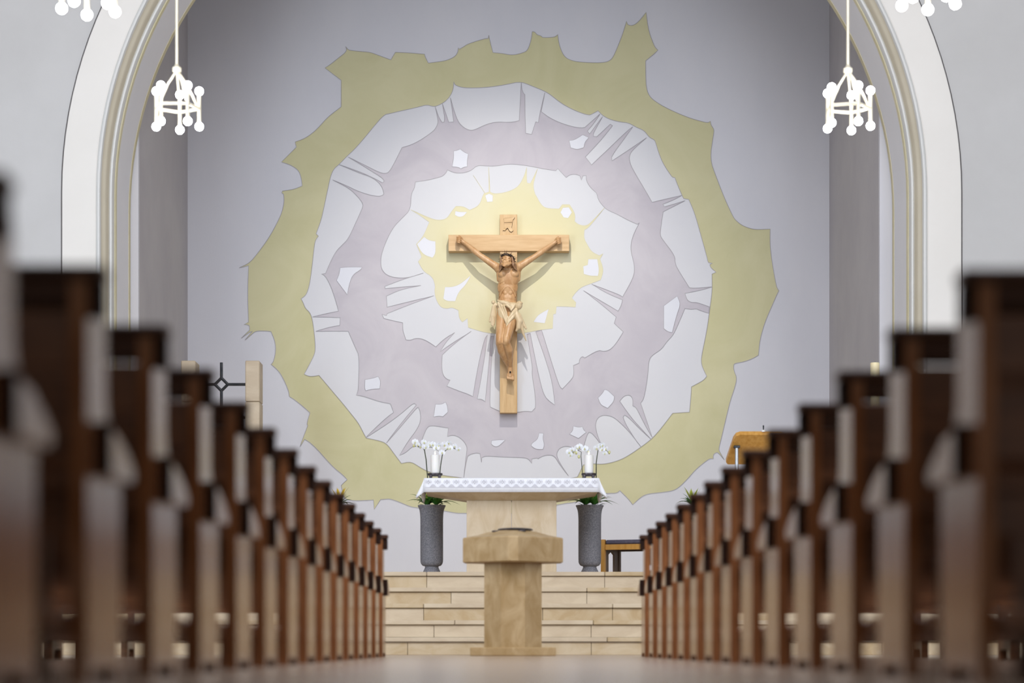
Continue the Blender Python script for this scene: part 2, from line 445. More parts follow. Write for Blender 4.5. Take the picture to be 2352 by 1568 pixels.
# ------------------------------------------------------------------ the mural
MURAL = {  # flat outlines on the apse wall, millimetres (x, z)
 'outer': [-2264,7133,-2193,7177,-2074,7275,-2019,7315,-1998,7354,-2011,7394,-1979,7351,-1916,7342,-1734,7326,-1695,7318,-1600,7283,-1460,7231,-1405,7324,-1251,7318,-1049,7301,-1041,7267,-1003,7193,-872,7209,-777,7225,-682,7267,-642,7323,-637,7378,-623,7361,-571,7391,-524,7426,-302,7494,-272,7489,-266,7533,-258,7489,-215,7320,-112,7312,-1,7291,70,7296,165,7323,204,7346,236,7418,257,7505,264,7576,299,7571,323,7536,374,7525,389,7505,465,7503,545,7511,576,7540,584,7473,600,7394,639,7299,687,7248,766,7217,861,7204,1019,7196,1130,7199,1193,7212,1241,7248,1288,7346,1352,7505,1391,7623,1415,7703,1428,7663,1470,7647,1526,7666,1581,7718,1655,7813,1665,7710,1692,7560,1747,7418,1771,7375,1798,7350,1739,7291,1648,7220,1649,7014,1660,6872,1692,6793,1747,6737,1874,6658,2032,6584,2190,6520,2349,6476,2409,6465,2439,6484,2444,6437,2486,6381,2475,6318,2431,6020,2507,5811,2570,5646,2637,5483,2713,5324,2744,5277,2823,5214,2902,5182,2982,5163,3077,5165,3167,5169,3164,5047,3171,4905,3195,4731,3243,4462,3274,4418,3247,4367,3179,4209,3116,4066,3069,3924,3037,3781,3024,3631,2966,3595,2855,3552,2744,3533,2724,3518,2720,3467,2736,3412,2760,3360,2744,3262,2681,3080,2626,2850,2570,2613,2538,2486,2551,2454,2608,2356,2538,2439,2515,2445,2483,2431,2470,2399,2475,2367,2428,2372,2349,2312,2254,2233,2159,2122,2064,2027,1985,1977,1826,1956,1668,1940,1589,1901,1491,1809,1439,1877,1367,1948,1333,1980,1296,1948,1193,1948,1075,1929,836,1844,608,1817,305,1737,-120,1684,-543,1706,-650,1703,-777,1727,-935,1755,-1125,1771,-1220,1782,-1346,1837,-1473,1882,-1536,1874,-1584,1872,-1663,1750,-1671,1866,-1758,1861,-1900,1856,-1995,1869,-2035,1901,-2051,1980,-2066,2043,-2035,2075,-1992,2114,-2043,2170,-2153,2257,-2248,2360,-2359,2486,-2454,2573,-2510,2605,-2568,2515,-2517,2660,-2473,2771,-2486,2795,-2446,2929,-2533,3008,-2644,3095,-2699,3127,-2703,3182,-2739,3277,-2802,3404,-2866,3475,-2921,3518,-2889,3554,-2861,3689,-2874,3808,-2921,3918,-2976,3927,-3111,3927,-3158,3884,-3238,3816,-3169,3900,-3146,3924,-3190,3908,-3285,3837,-3182,3935,-3185,3987,-3214,4006,-3253,4003,-3195,4035,-3201,4177,-3206,4414,-3195,4723,-3309,4696,-3182,4755,-3079,4881,-2945,5063,-2834,5269,-2786,5380,-2760,5506,-2768,5593,-2790,5609,-2783,5633,-2644,5652,-2541,5696,-2552,5791,-2573,5859,-2612,5906,-2692,5954,-2794,5986,-2612,6168,-2628,6231,-2517,6270,-2423,6331,-2328,6421,-2233,6532,-2066,6658,-2066,6983],
 'field': [-693,6967,-679,6927,-618,6900,-524,6888,-334,6892,-128,6916,46,6951,70,6957,133,6957,188,6943,291,6900,402,6856,481,6812,592,6721,703,6653,829,6595,956,6555,996,6571,1067,6611,1130,6547,1225,6500,1352,6471,1439,6465,1541,6405,1629,6373,1692,6286,1747,6262,1766,6239,1803,6112,1858,5970,1953,5827,1977,5799,2005,5796,2040,5701,2087,5590,2111,5541,2174,5530,2246,5364,2317,5111,2396,4826,2407,4771,2420,4756,2467,4752,2431,4736,2440,4699,2507,4644,2456,4620,2459,4414,2436,4240,2396,3940,2333,3639,2325,3560,2333,3507,2356,3451,2393,3376,2356,3325,2206,3246,2198,3103,2182,2937,1977,2924,1921,2850,1811,2708,1716,2605,1589,2510,1462,2423,1352,2360,1209,2315,1098,2301,988,2312,889,2295,815,2147,411,2067,-386,2067,-572,2136,-777,2159,-872,2178,-998,2209,-1093,2257,-1212,2336,-1331,2312,-1426,2439,-1513,2557,-1600,2589,-1758,2621,-1790,2676,-1853,2803,-1948,2921,-2043,3040,-2138,3151,-2335,3385,-2446,3368,-2517,3399,-2454,3515,-2386,3649,-2380,3736,-2391,3879,-2415,4066,-2446,4153,-2502,4201,-2525,4264,-2554,4319,-2498,4359,-2462,4446,-2438,4573,-2415,4763,-2391,4984,-2375,5040,-2343,5082,-2372,5111,-2312,5269,-2280,5411,-2233,5633,-2193,5823,-2153,5906,-2090,5957,-1995,6057,-1900,6144,-1790,6270,-1679,6405,-1544,6563,-1473,6576,-1346,6607,-1125,6655,-1022,6685,-951,6663,-903,6666,-808,6713,-737,6785,-698,6872],
 'middle': [106,6492,130,6951,138,6872,157,6824,176,6808,177,6539,185,6337,257,6323,307,6476,339,6468,363,6603,418,6832,374,6600,465,6532,592,6468,766,6413,893,6397,940,6437,1090,6571,1019,6460,937,6365,964,6329,1122,6539,1007,6334,1011,6299,1051,6294,1130,6365,1217,6448,1244,6429,1106,6255,912,6049,988,5951,1193,6144,1423,6365,1491,6416,1399,6286,1228,6057,1238,6001,1399,6104,1573,6223,1660,6283,1526,6168,1447,6080,1454,5970,1526,5835,1636,5653,1727,5495,1905,5538,2087,5578,1985,5522,1858,5472,1877,5440,2000,5475,2127,5514,2000,5451,1861,5380,1834,5206,1823,5095,1850,5047,2008,4842,2005,4747,2056,4652,2182,4454,2254,4446,2459,4465,2317,4422,2127,4386,2151,4304,2206,4272,2269,4275,2349,4248,2425,4221,2417,4142,2301,4180,2269,4199,2206,4188,2127,4201,2056,4035,1985,3876,1905,3797,1842,3702,1716,3623,1684,3554,1676,3388,1629,3103,1586,3048,1636,2898,1728,2629,1636,2787,1557,2945,1526,3000,1491,3012,1494,3087,1470,3135,1439,3146,1383,3135,1331,3072,1462,2882,1589,2739,1716,2605,1573,2736,1439,2874,1391,2901,1372,2874,1407,2787,1450,2716,1526,2597,1592,2513,1462,2684,1352,2795,1272,2866,1209,2893,1130,2901,1067,2874,1035,2803,1040,2724,1075,2613,1114,2526,1035,2636,988,2684,956,2692,932,2660,901,2549,888,2478,782,2494,719,2518,655,2521,592,2494,560,2431,576,2367,624,2280,706,2162,600,2296,545,2391,497,2415,418,2410,355,2383,339,2367,323,2379,260,2367,260,2312,220,2367,165,2383,-120,2391,-302,2404,-349,2383,-354,2325,-370,2431,-413,2442,-492,2423,-531,2391,-571,2138,-539,2423,-527,2502,-555,2565,-618,2629,-698,2660,-769,2641,-758,2743,-872,2763,-967,2774,-1014,2755,-1054,2676,-1093,2557,-1188,2526,-1283,2439,-1354,2410,-1251,2581,-1141,2724,-1093,2834,-1101,2945,-1125,2996,-1149,2985,-1315,2787,-1513,2562,-1346,2787,-1149,3024,-1172,3043,-1204,3032,-1331,2921,-1489,2803,-1647,2700,-1766,2625,-1647,2747,-1489,2890,-1426,2932,-1465,3040,-1600,3064,-1805,3135,-1880,3143,-1853,3214,-1845,3626,-1884,3705,-1979,3923,-2169,3924,-2375,3922,-2217,3971,-2082,3995,-2078,4090,-2233,4095,-2415,4098,-2248,4138,-2098,4169,-2138,4319,-2201,4494,-2264,4604,-2307,4620,-2256,4628,-2185,4794,-2122,4905,-2059,4968,-1979,5047,-1884,5253,-1805,5427,-1797,5475,-1853,5554,-1964,5665,-2169,5767,-1995,5696,-1869,5633,-1726,5585,-1615,5566,-1560,5578,-1544,5601,-1568,5688,-1631,5760,-1726,5815,-1821,5843,-2090,5954,-1837,5867,-1679,5796,-1560,5732,-1541,5756,-1568,5796,-1695,5875,-1821,5954,-1979,6046,-1758,5938,-1584,5851,-1513,5846,-1473,5875,-1410,5986,-1323,6163,-1220,6191,-1093,6255,-935,6365,-895,6429,-880,6492,-919,6658,-872,6524,-832,6468,-808,6476,-804,6539,-832,6698,-793,6587,-753,6471,-694,6476,-706,6587,-734,6769,-682,6587,-634,6468,-571,6405,-492,6369,-429,6381,-302,6444,-175,6476,-17,6468,62,6479],
 'inner': [-410,5946,-302,5938,-175,5935,-65,5957,46,5960,228,5938,402,5902,552,5880,576,5906,679,5796,719,5830,790,5838,845,5819,864,5764,885,5819,924,5819,924,5756,972,5677,1043,5614,1051,5601,1075,5514,1146,5430,1193,5396,1304,5348,1431,5277,1549,5225,1570,5245,1494,5095,1462,4952,1478,4858,1510,4731,1510,4620,1462,4509,1367,4343,1312,4375,988,4497,1178,4383,1364,4307,1352,4240,1312,4169,1083,4304,890,4418,1083,4272,1288,4098,1265,4019,1375,3916,1304,3797,1225,3702,1146,3674,1067,3694,908,3599,877,3615,845,3592,837,3536,766,3505,774,3388,742,3333,632,3219,600,3246,545,3404,402,3863,378,3939,307,3918,418,3610,513,3293,540,3024,418,3111,355,3325,252,3831,241,3898,201,3887,247,3610,268,3467,260,3404,299,3167,307,2993,283,2969,260,2942,173,2950,78,2932,-120,2948,-128,2945,-247,3000,-254,3072,-231,3610,-207,3863,-239,3863,-270,3451,-310,3064,-349,3095,-405,3095,-326,3531,-281,3879,-318,3831,-397,3499,-460,3127,-524,3159,-618,3190,-777,3254,-737,3328,-777,3338,-824,3388,-840,3483,-835,3610,-832,3641,-650,3800,-479,3923,-713,3776,-856,3676,-793,3784,-682,3907,-808,3831,-911,3733,-998,3792,-1077,3831,-1157,3839,-1220,3812,-1275,3819,-1296,3879,-1315,3940,-1315,4027,-1426,4050,-1544,4079,-1568,4130,-1513,4114,-1505,4138,-1251,4240,-935,4356,-1251,4280,-1505,4217,-1513,4351,-1346,4430,-1093,4481,-1331,4462,-1528,4443,-1533,4470,-1331,4549,-1062,4633,-1251,4573,-1394,4573,-1505,4604,-1568,4668,-1584,4747,-1576,4858,-1520,5016,-1433,5190,-1315,5309,-1220,5404,-1212,5601,-1172,5665,-1160,5744,-1014,5763,-872,5799,-824,5815,-777,5867,-772,5891,-682,5851,-571,5851,-476,5883],
 'sun': [196,5919,196,5756,204,5729,241,5724,268,5772,328,5902,288,5764,275,5685,299,5590,315,5570,370,5467,434,5419,592,5415,632,5467,719,5467,790,5356,782,5261,829,5222,908,5206,972,5237,1146,5427,956,5190,901,5158,893,5063,932,4984,988,4889,1083,4845,1130,4870,1090,4802,1138,4668,1098,4549,972,4501,861,4462,782,4383,747,4327,798,4272,790,4217,671,4225,560,4225,552,4138,521,4130,513,3956,355,3940,165,3900,-120,3884,-144,3892,-302,3905,-476,3956,-516,3971,-524,4082,-587,4035,-626,4082,-634,4177,-713,4217,-777,4196,-856,4217,-911,4319,-927,4414,-916,4478,-951,4589,-1062,4652,-1125,4771,-1085,4826,-1093,4858,-1149,4984,-1062,5079,-990,5253,-1109,5340,-1217,5404,-967,5293,-872,5274,-777,5293,-721,5380,-666,5446,-571,5443,-500,5399,-381,5451,-334,5585,-315,5609,-455,5823,-334,5641,-310,5606,-262,5622,-267,5922,-250,5622,-207,5598,-96,5606,30,5645,109,5701,173,5827],
 'flecks': [[-694,6120,-650,6128,-614,6144,-563,6104,-516,6085,-528,6001,-528,5930,-571,5922,-606,5903,-634,5922,-713,5930,-694,6025],[715,6247,782,6255,880,6318,956,6283,908,6231,893,6163,814,6136,734,6160],[-2078,4696,-1979,4707,-1813,4704,-1821,4676,-1924,4612,-1964,4509,-1992,4370,-2122,4541,-2090,4620],[1869,4232,2032,4351,2076,4256,2024,4114,1972,3908,1921,3916,1869,3956],[-1774,3333,-1679,3349,-1615,3372,-1584,3317,-1595,3222,-1695,3217,-1766,3198,-1782,3230],[-916,3032,-840,3032,-793,3059,-769,3008,-764,2937,-824,2882,-872,2890,-938,2879,-927,2961],[-231,2589,-144,2600,-65,2597,-144,2518,-199,2515,-236,2549],[-1204,2573,-1157,2613,-1133,2581,-1149,2530],[347,2681,402,2676,394,2613,415,2534,394,2483,307,2483,252,2526,260,2557,331,2605],[719,2668,758,2708,766,2766,829,2752,877,2758,893,2716,924,2692,829,2617],[1067,3111,1122,3167,1146,3211,1185,3206,1265,3127,1261,3064,1185,2985,1098,3024],[-310,5578,-262,5601,-215,5578,-218,5503,-286,5498],[-674,5388,-618,5377,-531,5377,-571,5324,-634,5313,-679,5340],[-1141,4984,-1054,5074,-998,5032,-916,5019,-911,4873,-951,4818,-1030,4842,-1088,4884],[-800,4462,-713,4462,-618,4494,-484,4604,-539,4494,-634,4399,-674,4288,-777,4288,-821,4319],[608,5372,639,5430,711,5435,750,5372,703,5301,647,5309],[885,4715,940,4731,948,4802,1059,4802,1083,4668,1067,4596,972,4596,893,4620],[279,4035,331,4122,465,4193,418,4019]],
}
def soften(P, corner=48):
    """round the gentle bends of an outline and keep its sharp corners"""
    n = len(P)
    out = []
    for i in range(n):
        a, b, c = Vector(P[i - 1]), Vector(P[i]), Vector(P[(i + 1) % n])
        u, v = b - a, c - b
        if u.length < 1e-6 or v.length < 1e-6:
            continue
        if math.degrees(u.angle(v)) > corner:
            out.append(tuple(b))
        else:
            out.append(tuple(b - u * 0.25))
            out.append(tuple(b + v * 0.25))
    return out

def outline(flat):
    P = [(flat[i] / 1000, flat[i + 1] / 1000) for i in range(0, len(flat), 2)]
    return soften(soften(P), 30)

def painted_area(name, P, y, m, parent):
    """one painted field: a sheet of paint 1 mm thick on the wall, filled inside its outline"""
    n = len(P)
    v2, e, f, *_ = delaunay_2d_cdt([Vector(p) for p in P], [(i, (i + 1) % n) for i in range(n)], [], 1, 1e-5)
    mb = MB()
    faces = []
    for t in f:
        a, b, c = (v2[i] for i in t[:3])
        faces.append(tuple(t) if (b - a).cross(c - a) > 0 else tuple(t)[::-1])
    mb.add([(p.x, y, p.y) for p in v2], faces)
    return mb.build(name, m, parent)

def contour_line(mb, P, y, w):
    n = len(P)
    P = [Vector(p) for p in P]
    V = []
    y0 = y
    for i in range(n):
        y = y0 - 0.0004 * ((i * 7919) % 13) / 13
        d0 = (P[i] - P[i - 1]).normalized()
        d1 = (P[(i + 1) % n] - P[i]).normalized()
        nrm = Vector((-d0.y - d1.y, d0.x + d1.x))
        if nrm.length < 0.35:
            nrm = Vector((-d0.y, d0.x))
        nrm.normalize()
        V += [(P[i].x + nrm.x * w / 2, y, P[i].y + nrm.y * w / 2), (P[i].x - nrm.x * w / 2, y, P[i].y - nrm.y * w / 2)]
    F = [(2 * i, 2 * i + 1, 2 * ((i + 1) % n) + 1, 2 * ((i + 1) % n)) for i in range(n)]
    mb.add(V, F)

mural = thing('wall_painting', 'large abstract mural of jagged yellow and lilac rings on the chancel wall', 'mural', (0, WALL_Y, 0))
lines, sun_lines = MB(), MB()
for k, (key, name, m) in enumerate([('outer', 'yellow_ring', 'paint_yellow'), ('field', 'pale_field', 'paint_field'),
                                    ('middle', 'lilac_ring', 'paint_lilac'), ('inner', 'inner_field', 'paint_inner'),
                                    ('sun', 'yellow_sun', 'paint_sun')]):
    P = outline(MURAL[key])
    y = -0.0012 * (k + 1)
    painted_area(name, P, y, M[m], mural)
    contour_line(sun_lines if key == 'sun' else lines, P, -0.0075, 0.0055 if key == 'sun' else 0.0060)
for flat in MURAL['flecks']:
    P = outline(flat)
    painted_area('white_fleck', P, -0.0068, M['paint_white'], mural)
    contour_line(sun_lines if abs(P[0][0]) < 1.3 and 3.7 < P[0][1] < 5.7 else lines, P, -0.0075, 0.005)
lines.build('contour_line', M['scratch'], mural)['kind'] = 'stuff'
sun_lines.build('contour_line', M['scratch_sun'], mural)['kind'] = 'stuff'

# ------------------------------------------------------------------ crucifix
U = 0.00526                                       # the carver's unit, in metres
CX, CZ = -0.0248, 4.118                           # centre of the cross on the wall
crucifix = thing('crucifix', 'wooden cross with a carved limewood figure on the chancel wall', 'crucifix', (CX, WALL_Y, CZ))
def c3(a, b, w):
    return Vector((a * U, -w, b * U - (w - 0.3) * 0.13))
MB().cbox(-20 * U, 20 * U, -0.150, -0.009, -229 * U, 228.5 * U, 0.003).build('upright_beam', M['oak'], crucifix)
MB().cbox(-138.5 * U, 140 * U, -0.172, -0.009, 143.5 * U, 181 * U, 0.003).build('cross_beam', M['oak_h'], crucifix)

# the little carved scroll above the cross beam
def sc(x, y, w=0.158):
    return ((x / 26.13 - 28) * U, -w, (236 - y / 26.13) * U)
SP = [(450, 430), (800, 400), (1110, 365), (1060, 460), (1000, 520), (965, 720), (925, 1000), (960, 1110), (1020, 1165),
      (940, 1235), (880, 1260), (820, 1220), (760, 1150), (700, 1050), (665, 1015), (600, 1080), (520, 1180), (450, 1150), (380, 1175),
      (440, 1050), (470, 900), (460, 740), (455, 560)]
scroll = MB()
P2 = [Vector((sc(x, y)[0], sc(x, y)[2])) for x, y in SP]
v2, _, f2, *_ = delaunay_2d_cdt(P2, [(i, (i + 1) % len(P2)) for i in range(len(P2))], [], 1, 1e-6)
nn = len(v2)
F = []
for t in f2:
    a, b, c = (v2[i] for i in t[:3])
    F.append(tuple(t) if (b - a).cross(c - a) > 0 else tuple(t)[::-1])
scroll.add([(p.x, -0.162 - 0.007 * math.sin((p.y / U - 200) * 0.42), p.y) for p in v2], F, True)
so = scroll.build('scroll', M['oak_h'], crucifix)
sl = MB()
sl.tube([sc(450, 500, .161), sc(455, 432, .161), sc(800, 402, .161), sc(1110, 370, .161), sc(1090, 420, .161), sc(1000, 520, .161)], 0.0028, 6)
sl.tube([sc(1000, 520, .16), sc(965, 720, .16), sc(925, 1000, .16)], 0.0020, 6)
sl.tube([sc(380, 1172, .161), sc(450, 1150, .161), sc(520, 1178, .161), sc(600, 1080, .161), sc(665, 1015, .161), sc(700, 1050, .161), sc(760, 1150, .161), sc(820, 1220, .161), sc(880, 1258, .161), sc(940, 1235, .161), sc(1020, 1165, .161)], 0.0030, 6)
sl.tube([sc(465, 700, .163), sc(700, 690, .163), sc(950, 670, .163)], 0.0022, 6)
sl.build('scroll_edge', M['carved_line'], so)

def carve(mb, voxel, it, name, m, parent):
    """weld overlapping volumes into one continuous carved surface"""
    me0 = mb.mesh('volumes', m)
    o = bpy.data.objects.new('volumes', me0)
    COL.objects.link(o)
    r = o.modifiers.new('weld', 'REMESH')
    r.mode = 'VOXEL'
    r.voxel_size = voxel
    r.use_smooth_shade = True
    sm = o.modifiers.new('smooth', 'SMOOTH')
    sm.factor = 0.5
    sm.iterations = it
    dg = bpy.context.evaluated_depsgraph_get()
    dg.update()
    me = bpy.data.meshes.new_from_object(o.evaluated_get(dg))
    bpy.data.objects.remove(o)
    bpy.data.meshes.remove(me0)
    me.name = name
    me.materials.clear()
    me.materials.append(m)
    me.polygons.foreach_set('use_smooth', [True] * len(me.polygons))
    ob = bpy.data.objects.new(name, me)
    COL.objects.link(ob)
    ob.parent = parent
    return ob

def limb(mb, *pts):
    """chain of tapered capsules; each point is (a, b, w, radius)"""
    for p, q in zip(pts[:-1], pts[1:]):
        mb.capsule(c3(*p[:3]), c3(*q[:3]), p[3], q[3])

def ell(mb, a, b, w, ra, rb, rw, tilt=0.0):
    mb.ball(c3(a, b, w), (ra * U, rw, rb * U), 20, 14, Matrix.Rotation(tilt, 3, 'Y'))

B = MB()
# torso
ell(B, 0, 78, .285, 24.5, 30, .092)
limb(B, (-24, 99, .285, .050), (0, 100, .29, .052), (22, 100, .285, .050))
ell(B, -11.5, 87, .329, 13, 11, .052, .12)
ell(B, 11, 87, .329, 13, 11, .052, -.12)
ell(B, -2, 56, .282, 24, 24, .080)
ell(B, -2.5, 32, .28, 21, 22, .070)
ell(B, -3, 12, .285, 25, 20, .085)
for s in (-1, 1):                                  # rib arch, ribs, belly
    limb(B, (-2, 59, .352, .012), (-2 + s * 7, 55.5, .352, .012), (-2 + s * 13, 48, .345, .012), (-2 + s * 18, 36, .325, .012))
    for r in range(4):
        limb(B, (-2 + s * 9, 72 - r * 7, .358 - r * .004, .008), (-2 + s * 16, 67 - r * 7.5, .340 - r * .004, .008), (-2 + s * 20.5, 64 - r * 8, .312, .006))
    ell(B, -2 + s * 5.5, 44, .338, 5, 5.5, .016)
    ell(B, -2 + s * 5.5, 33, .335, 5.2, 6, .016)
    limb(B, (s * 3, 97.5, .352, .010), (s * 12, 100, .345, .010), (s * 22, 105, .315, .011))      # collar bones
    limb(B, (s * 22, 94, .28, .034), (s * 21.5, 74, .275, .030))                                   # flank
limb(B, (0, 96, .35, .012), (-1, 74, .362, .012))
# neck and head, thrown back and turned to the left
limb(B, (0, 99, .30, .044), (-3, 110, .355, .046))
limb(B, (4, 98, .345, .012), (6, 110, .385, .016))
limb(B, (-3, 98, .345, .010), (-11, 108, .385, .014))
HC = c3(-4, 115.5, .390)
h_up = Vector((0.17, 0.40, 0.90)).normalized()
h_fw = Vector((-0.24, -0.88, 0.40))
h_fw = (h_fw - h_up * h_fw.dot(h_up)).normalized()
h_rt = h_up.cross(h_fw)
h_rot = Matrix((h_rt, h_fw, h_up)).transposed()
def hp(x, y, z):
    """a point of the head: x to its side, y up, z out of the face"""
    return HC + (h_rt * x + h_up * y + h_fw * z) * 0.93
def hball(mb, x, y, z, rx, ry=None, rz=None):
    mb.ball(hp(x, y, z), (rx * .93, (rz or rx) * .93, (ry or rx) * .93), 18, 12, h_rot)
def hlimb(mb, *pts):
    for p, q in zip(pts[:-1], pts[1:]):
        mb.capsule(hp(*p[:3]), hp(*q[:3]), p[3], q[3], 12)
hball(B, 0, .035, -.015, .071, .078, .086)
hball(B, 0, -.030, .026, .053, .072, .052)
hlimb(B, (-.042, .020, .060, .011), (0, .026, .074, .011), (.042, .020, .060, .011))
for q in (-1, 1):
    hball(B, q * .025, .004, .062, .0125, .0085, .011)                      # closed eyes
    hball(B, q * .039, -.018, .054, .018, .016, .018)                       # cheek bones
    hball(B, q * .0105, -.030, .090, .0078)                                 # nostrils
    hlimb(B, (q * .056, -.030, .0, .018), (q * .040, -.072, .035, .019), (0, -.090, .058, .020))
    hlimb(B, (0, -.047, .084, .0075), (q * .022, -.058, .070, .0065), (q * .030, -.074, .058, .006))    # moustache
    hlimb(B, (q * .026, -.080, .052, .015), (q * .012, -.108, .066, .012), (q * .008, -.122, .070, .007))  # beard
hlimb(B, (0, .018, .078, .0075), (0, -.012, .094, .0095), (0, -.026, .100, .0105))
hlimb(B, (-.012, -.069, .078, .0075), (.012, -.069, .078, .0075))
hball(B, 0, -.092, .064, .020, .018, .018)
# arms
for s, W, E, S in ((-1, (-102, 160, .238), (-67, 130.5, .29), (-27, 103, .295)), (1, (102, 157, .238), (63, 128.5, .29), (24, 104, .295))):
    mid = lambda P, Q, t: tuple(P[i] + (Q[i] - P[i]) * t for i in range(3))
    limb(B, (*S, .050), (*mid(S, E, .3), .043), (*mid(S, E, .6), .039), (*E, .033))
    limb(B, (*E, .033), (*mid(E, W, .3), .036), (*mid(E, W, .65), .028), (*W, .021))
    # biceps and elbow
    m1 = mid(S, E, .5)
    limb(B, (*mid(S, E, .35), .036), (*mid(S, E, .62), .037))
    ell(B, E[0], E[1] - 2.2, .285, 4.6, 4, .026)
    # shoulder cap
    ell(B, S[0] + s * 1, S[1] + 1, .30, 10, 9, .048)
# hands: palm, four curled fingers of unequal length, thumb
def hand(s, cx, cy, wrist):
    limb(B, (*wrist, .021), (cx - s * 3, cy - 2, .236, .024), (cx + s * 1, cy + 1, .236, .026))
    ell(B, cx + s * 1.0, cy, .236, 7.2, 7.5, .018, s * .5)
    for i, (db, ln, rr) in enumerate([(6.2, 8.4, .0088), (2.2, 9.4, .0092), (-1.8, 9.0, .0090), (-5.6, 7.4, .0080)]):
        k1 = (cx + s * 6.8, cy + db + 1.2, .245)
        k2 = (cx + s * 7.6, cy + db + .6, .272)
        k3 = (cx + s * (7.6 - ln * .55), cy + db - .6, .290)
        k4 = (cx + s * (7.6 - ln), cy + db - 1.6, .276)
        limb(B, (*k1, rr * 1.1), (*k2, rr), (*k3, rr * .95), (*k4, rr * .85))
    limb(B, (cx - s * 4, cy + 3, .245, .013), (cx - s * 0.5, cy + 7.5, .268, .0105), (cx + s * 2.6, cy + 9.6, .280, .0088))
hand(-1, -111, 165, (-102, 160, .238))
hand(1, 112, 163, (102, 157, .238))
# legs, the right one crossed in front
limb(B, (-13, 6, .285, .074), (-17, -30, .36, .064), (-20, -62, .425, .050), (-20.5, -72, .43, .047))
ell(B, -20.5, -68, .452, 7.2, 9, .036)
limb(B, (-20.5, -72, .43, .046), (-16, -90, .375, .047), (-8, -108, .31, .036), (0, -124, .245, .026))
limb(B, (9, 6, .285, .074), (3, -30, .37, .066), (-4, -60, .445, .052), (-5.5, -70, .455, .047))
ell(B, -5.5, -66, .475, 7.4, 9, .036)
limb(B, (-5.5, -70, .45, .046), (1, -88, .405, .049), (3.5, -106, .34, .036), (4, -124, .285, .027))
limb(B, (-4, -74, .475, .016), (4.5, -118, .315, .014))
# feet, one over the other, toes down
limb(B, (0, -124, .235, .027), (3, -138, .205, .030), (2, -150, .20, .030))
limb(B, (4, -123, .275, .030), (4, -136, .270, .032), (3.5, -148, .275, .034))
ell(B, 4, -146, .275, 9.2, 8, .028)
for k in range(5):
    a = 10.5 - k * 3.5
    big = .0125 if k == 0 else .0095 - k * .0005
    limb(B, (a, -149, .290, big), (a + .4, -154.5 + k * .5, .302, big), (a + .5, -157 + k * .6, .292, big * .9))
body = carve(B, 0.0052, 2, 'carved_figure', M['lime'], crucifix)
body['label'] = 'carved limewood man with arms raised, head thrown back and feet crossed'

Cc = MB()
ell(Cc, -3, 13, .284, 26, 15, .090)
limb(Cc, (-24, 26, .33, .012), (-12, 23, .382, .016), (2, 16.5, .398, .019), (15, 17, .375, .016), (22, 16, .33, .014))
ell(Cc, -6, 19, .362, 16, 6.5, .044, .28)
ell(Cc, 6, 14, .372, 11, 7, .040, .30)
limb(Cc, (-4, 15, .396, .018), (4, 9, .408, .016), (6, 3, .414, .009))
limb(Cc, (14, 16, .388, .013), (10, 9, .408, .012), (6, 3, .414, .008))
limb(Cc, (-23, 20, .35, .016), (-15, -2, .385, .018), (-6, -22, .41, .016), (-3, -32, .42, .010))
limb(Cc, (-18, 18, .37, .014), (-8, -6, .40, .015), (-4, -24, .415, .012))
limb(Cc, (-11, 14, .395, .012), (-5, -2, .41, .012), (-2, -18, .415, .010))
limb(Cc, (19, 8, .35, .018), (9, -4, .40, .020), (0, -16, .42, .017), (-4, -30, .42, .012))
limb(Cc, (18, 2, .36, .020), (10, -12, .405, .020), (0, -24, .43, .015), (-5, -34, .43, .009))
limb(Cc, (-16, 4, .345, .050), (-14, -14, .355, .048))
limb(Cc, (12, 0, .35, .050), (8, -12, .375, .045))
# knot and tails on the left hip
ell(Cc, -35, 22, .335, 4.5, 4.5, .024)
limb(Cc, (-35, 20, .33, .014), (-28, 16, .33, .018), (-22, 16, .32, .02))
limb(Cc, (-36, 12, .335, .012), (-39, -4, .34, .015), (-43, -22, .34, .012))
limb(Cc, (-35, 14, .345, .013), (-37.5, -10, .35, .016), (-38, -30, .345, .012))
limb(Cc, (-33, 14, .34, .013), (-33.5, -10, .345, .017), (-35.5, -33, .34, .010))
limb(Cc, (-30.5, 12, .33, .012), (-30.5, -8, .335, .015), (-33, -28, .335, .010))
# knot and swinging tails on the right hip
ell(Cc, 24, 15, .36, 8, 10.5, .038, .2)
ell(Cc, 26, 19, .37, 7, 4, .030, -.2)
limb(Cc, (17, 4, .37, .016), (19, -6, .37, .030), (25, -22, .365, .040), (23, -36, .36, .032), (18, -43, .36, .014))
limb(Cc, (24, -10, .365, .026), (30, -34, .355, .022), (34, -50, .345, .015), (40, -66, .335, .006))
limb(Cc, (25, -6, .355, .020), (34, -26, .345, .018), (40, -38, .34, .013))
carve(Cc, 0.0050, 1, 'loincloth', M['cloth_wood'], crucifix)['label'] = 'pale carved loincloth knotted at both hips'

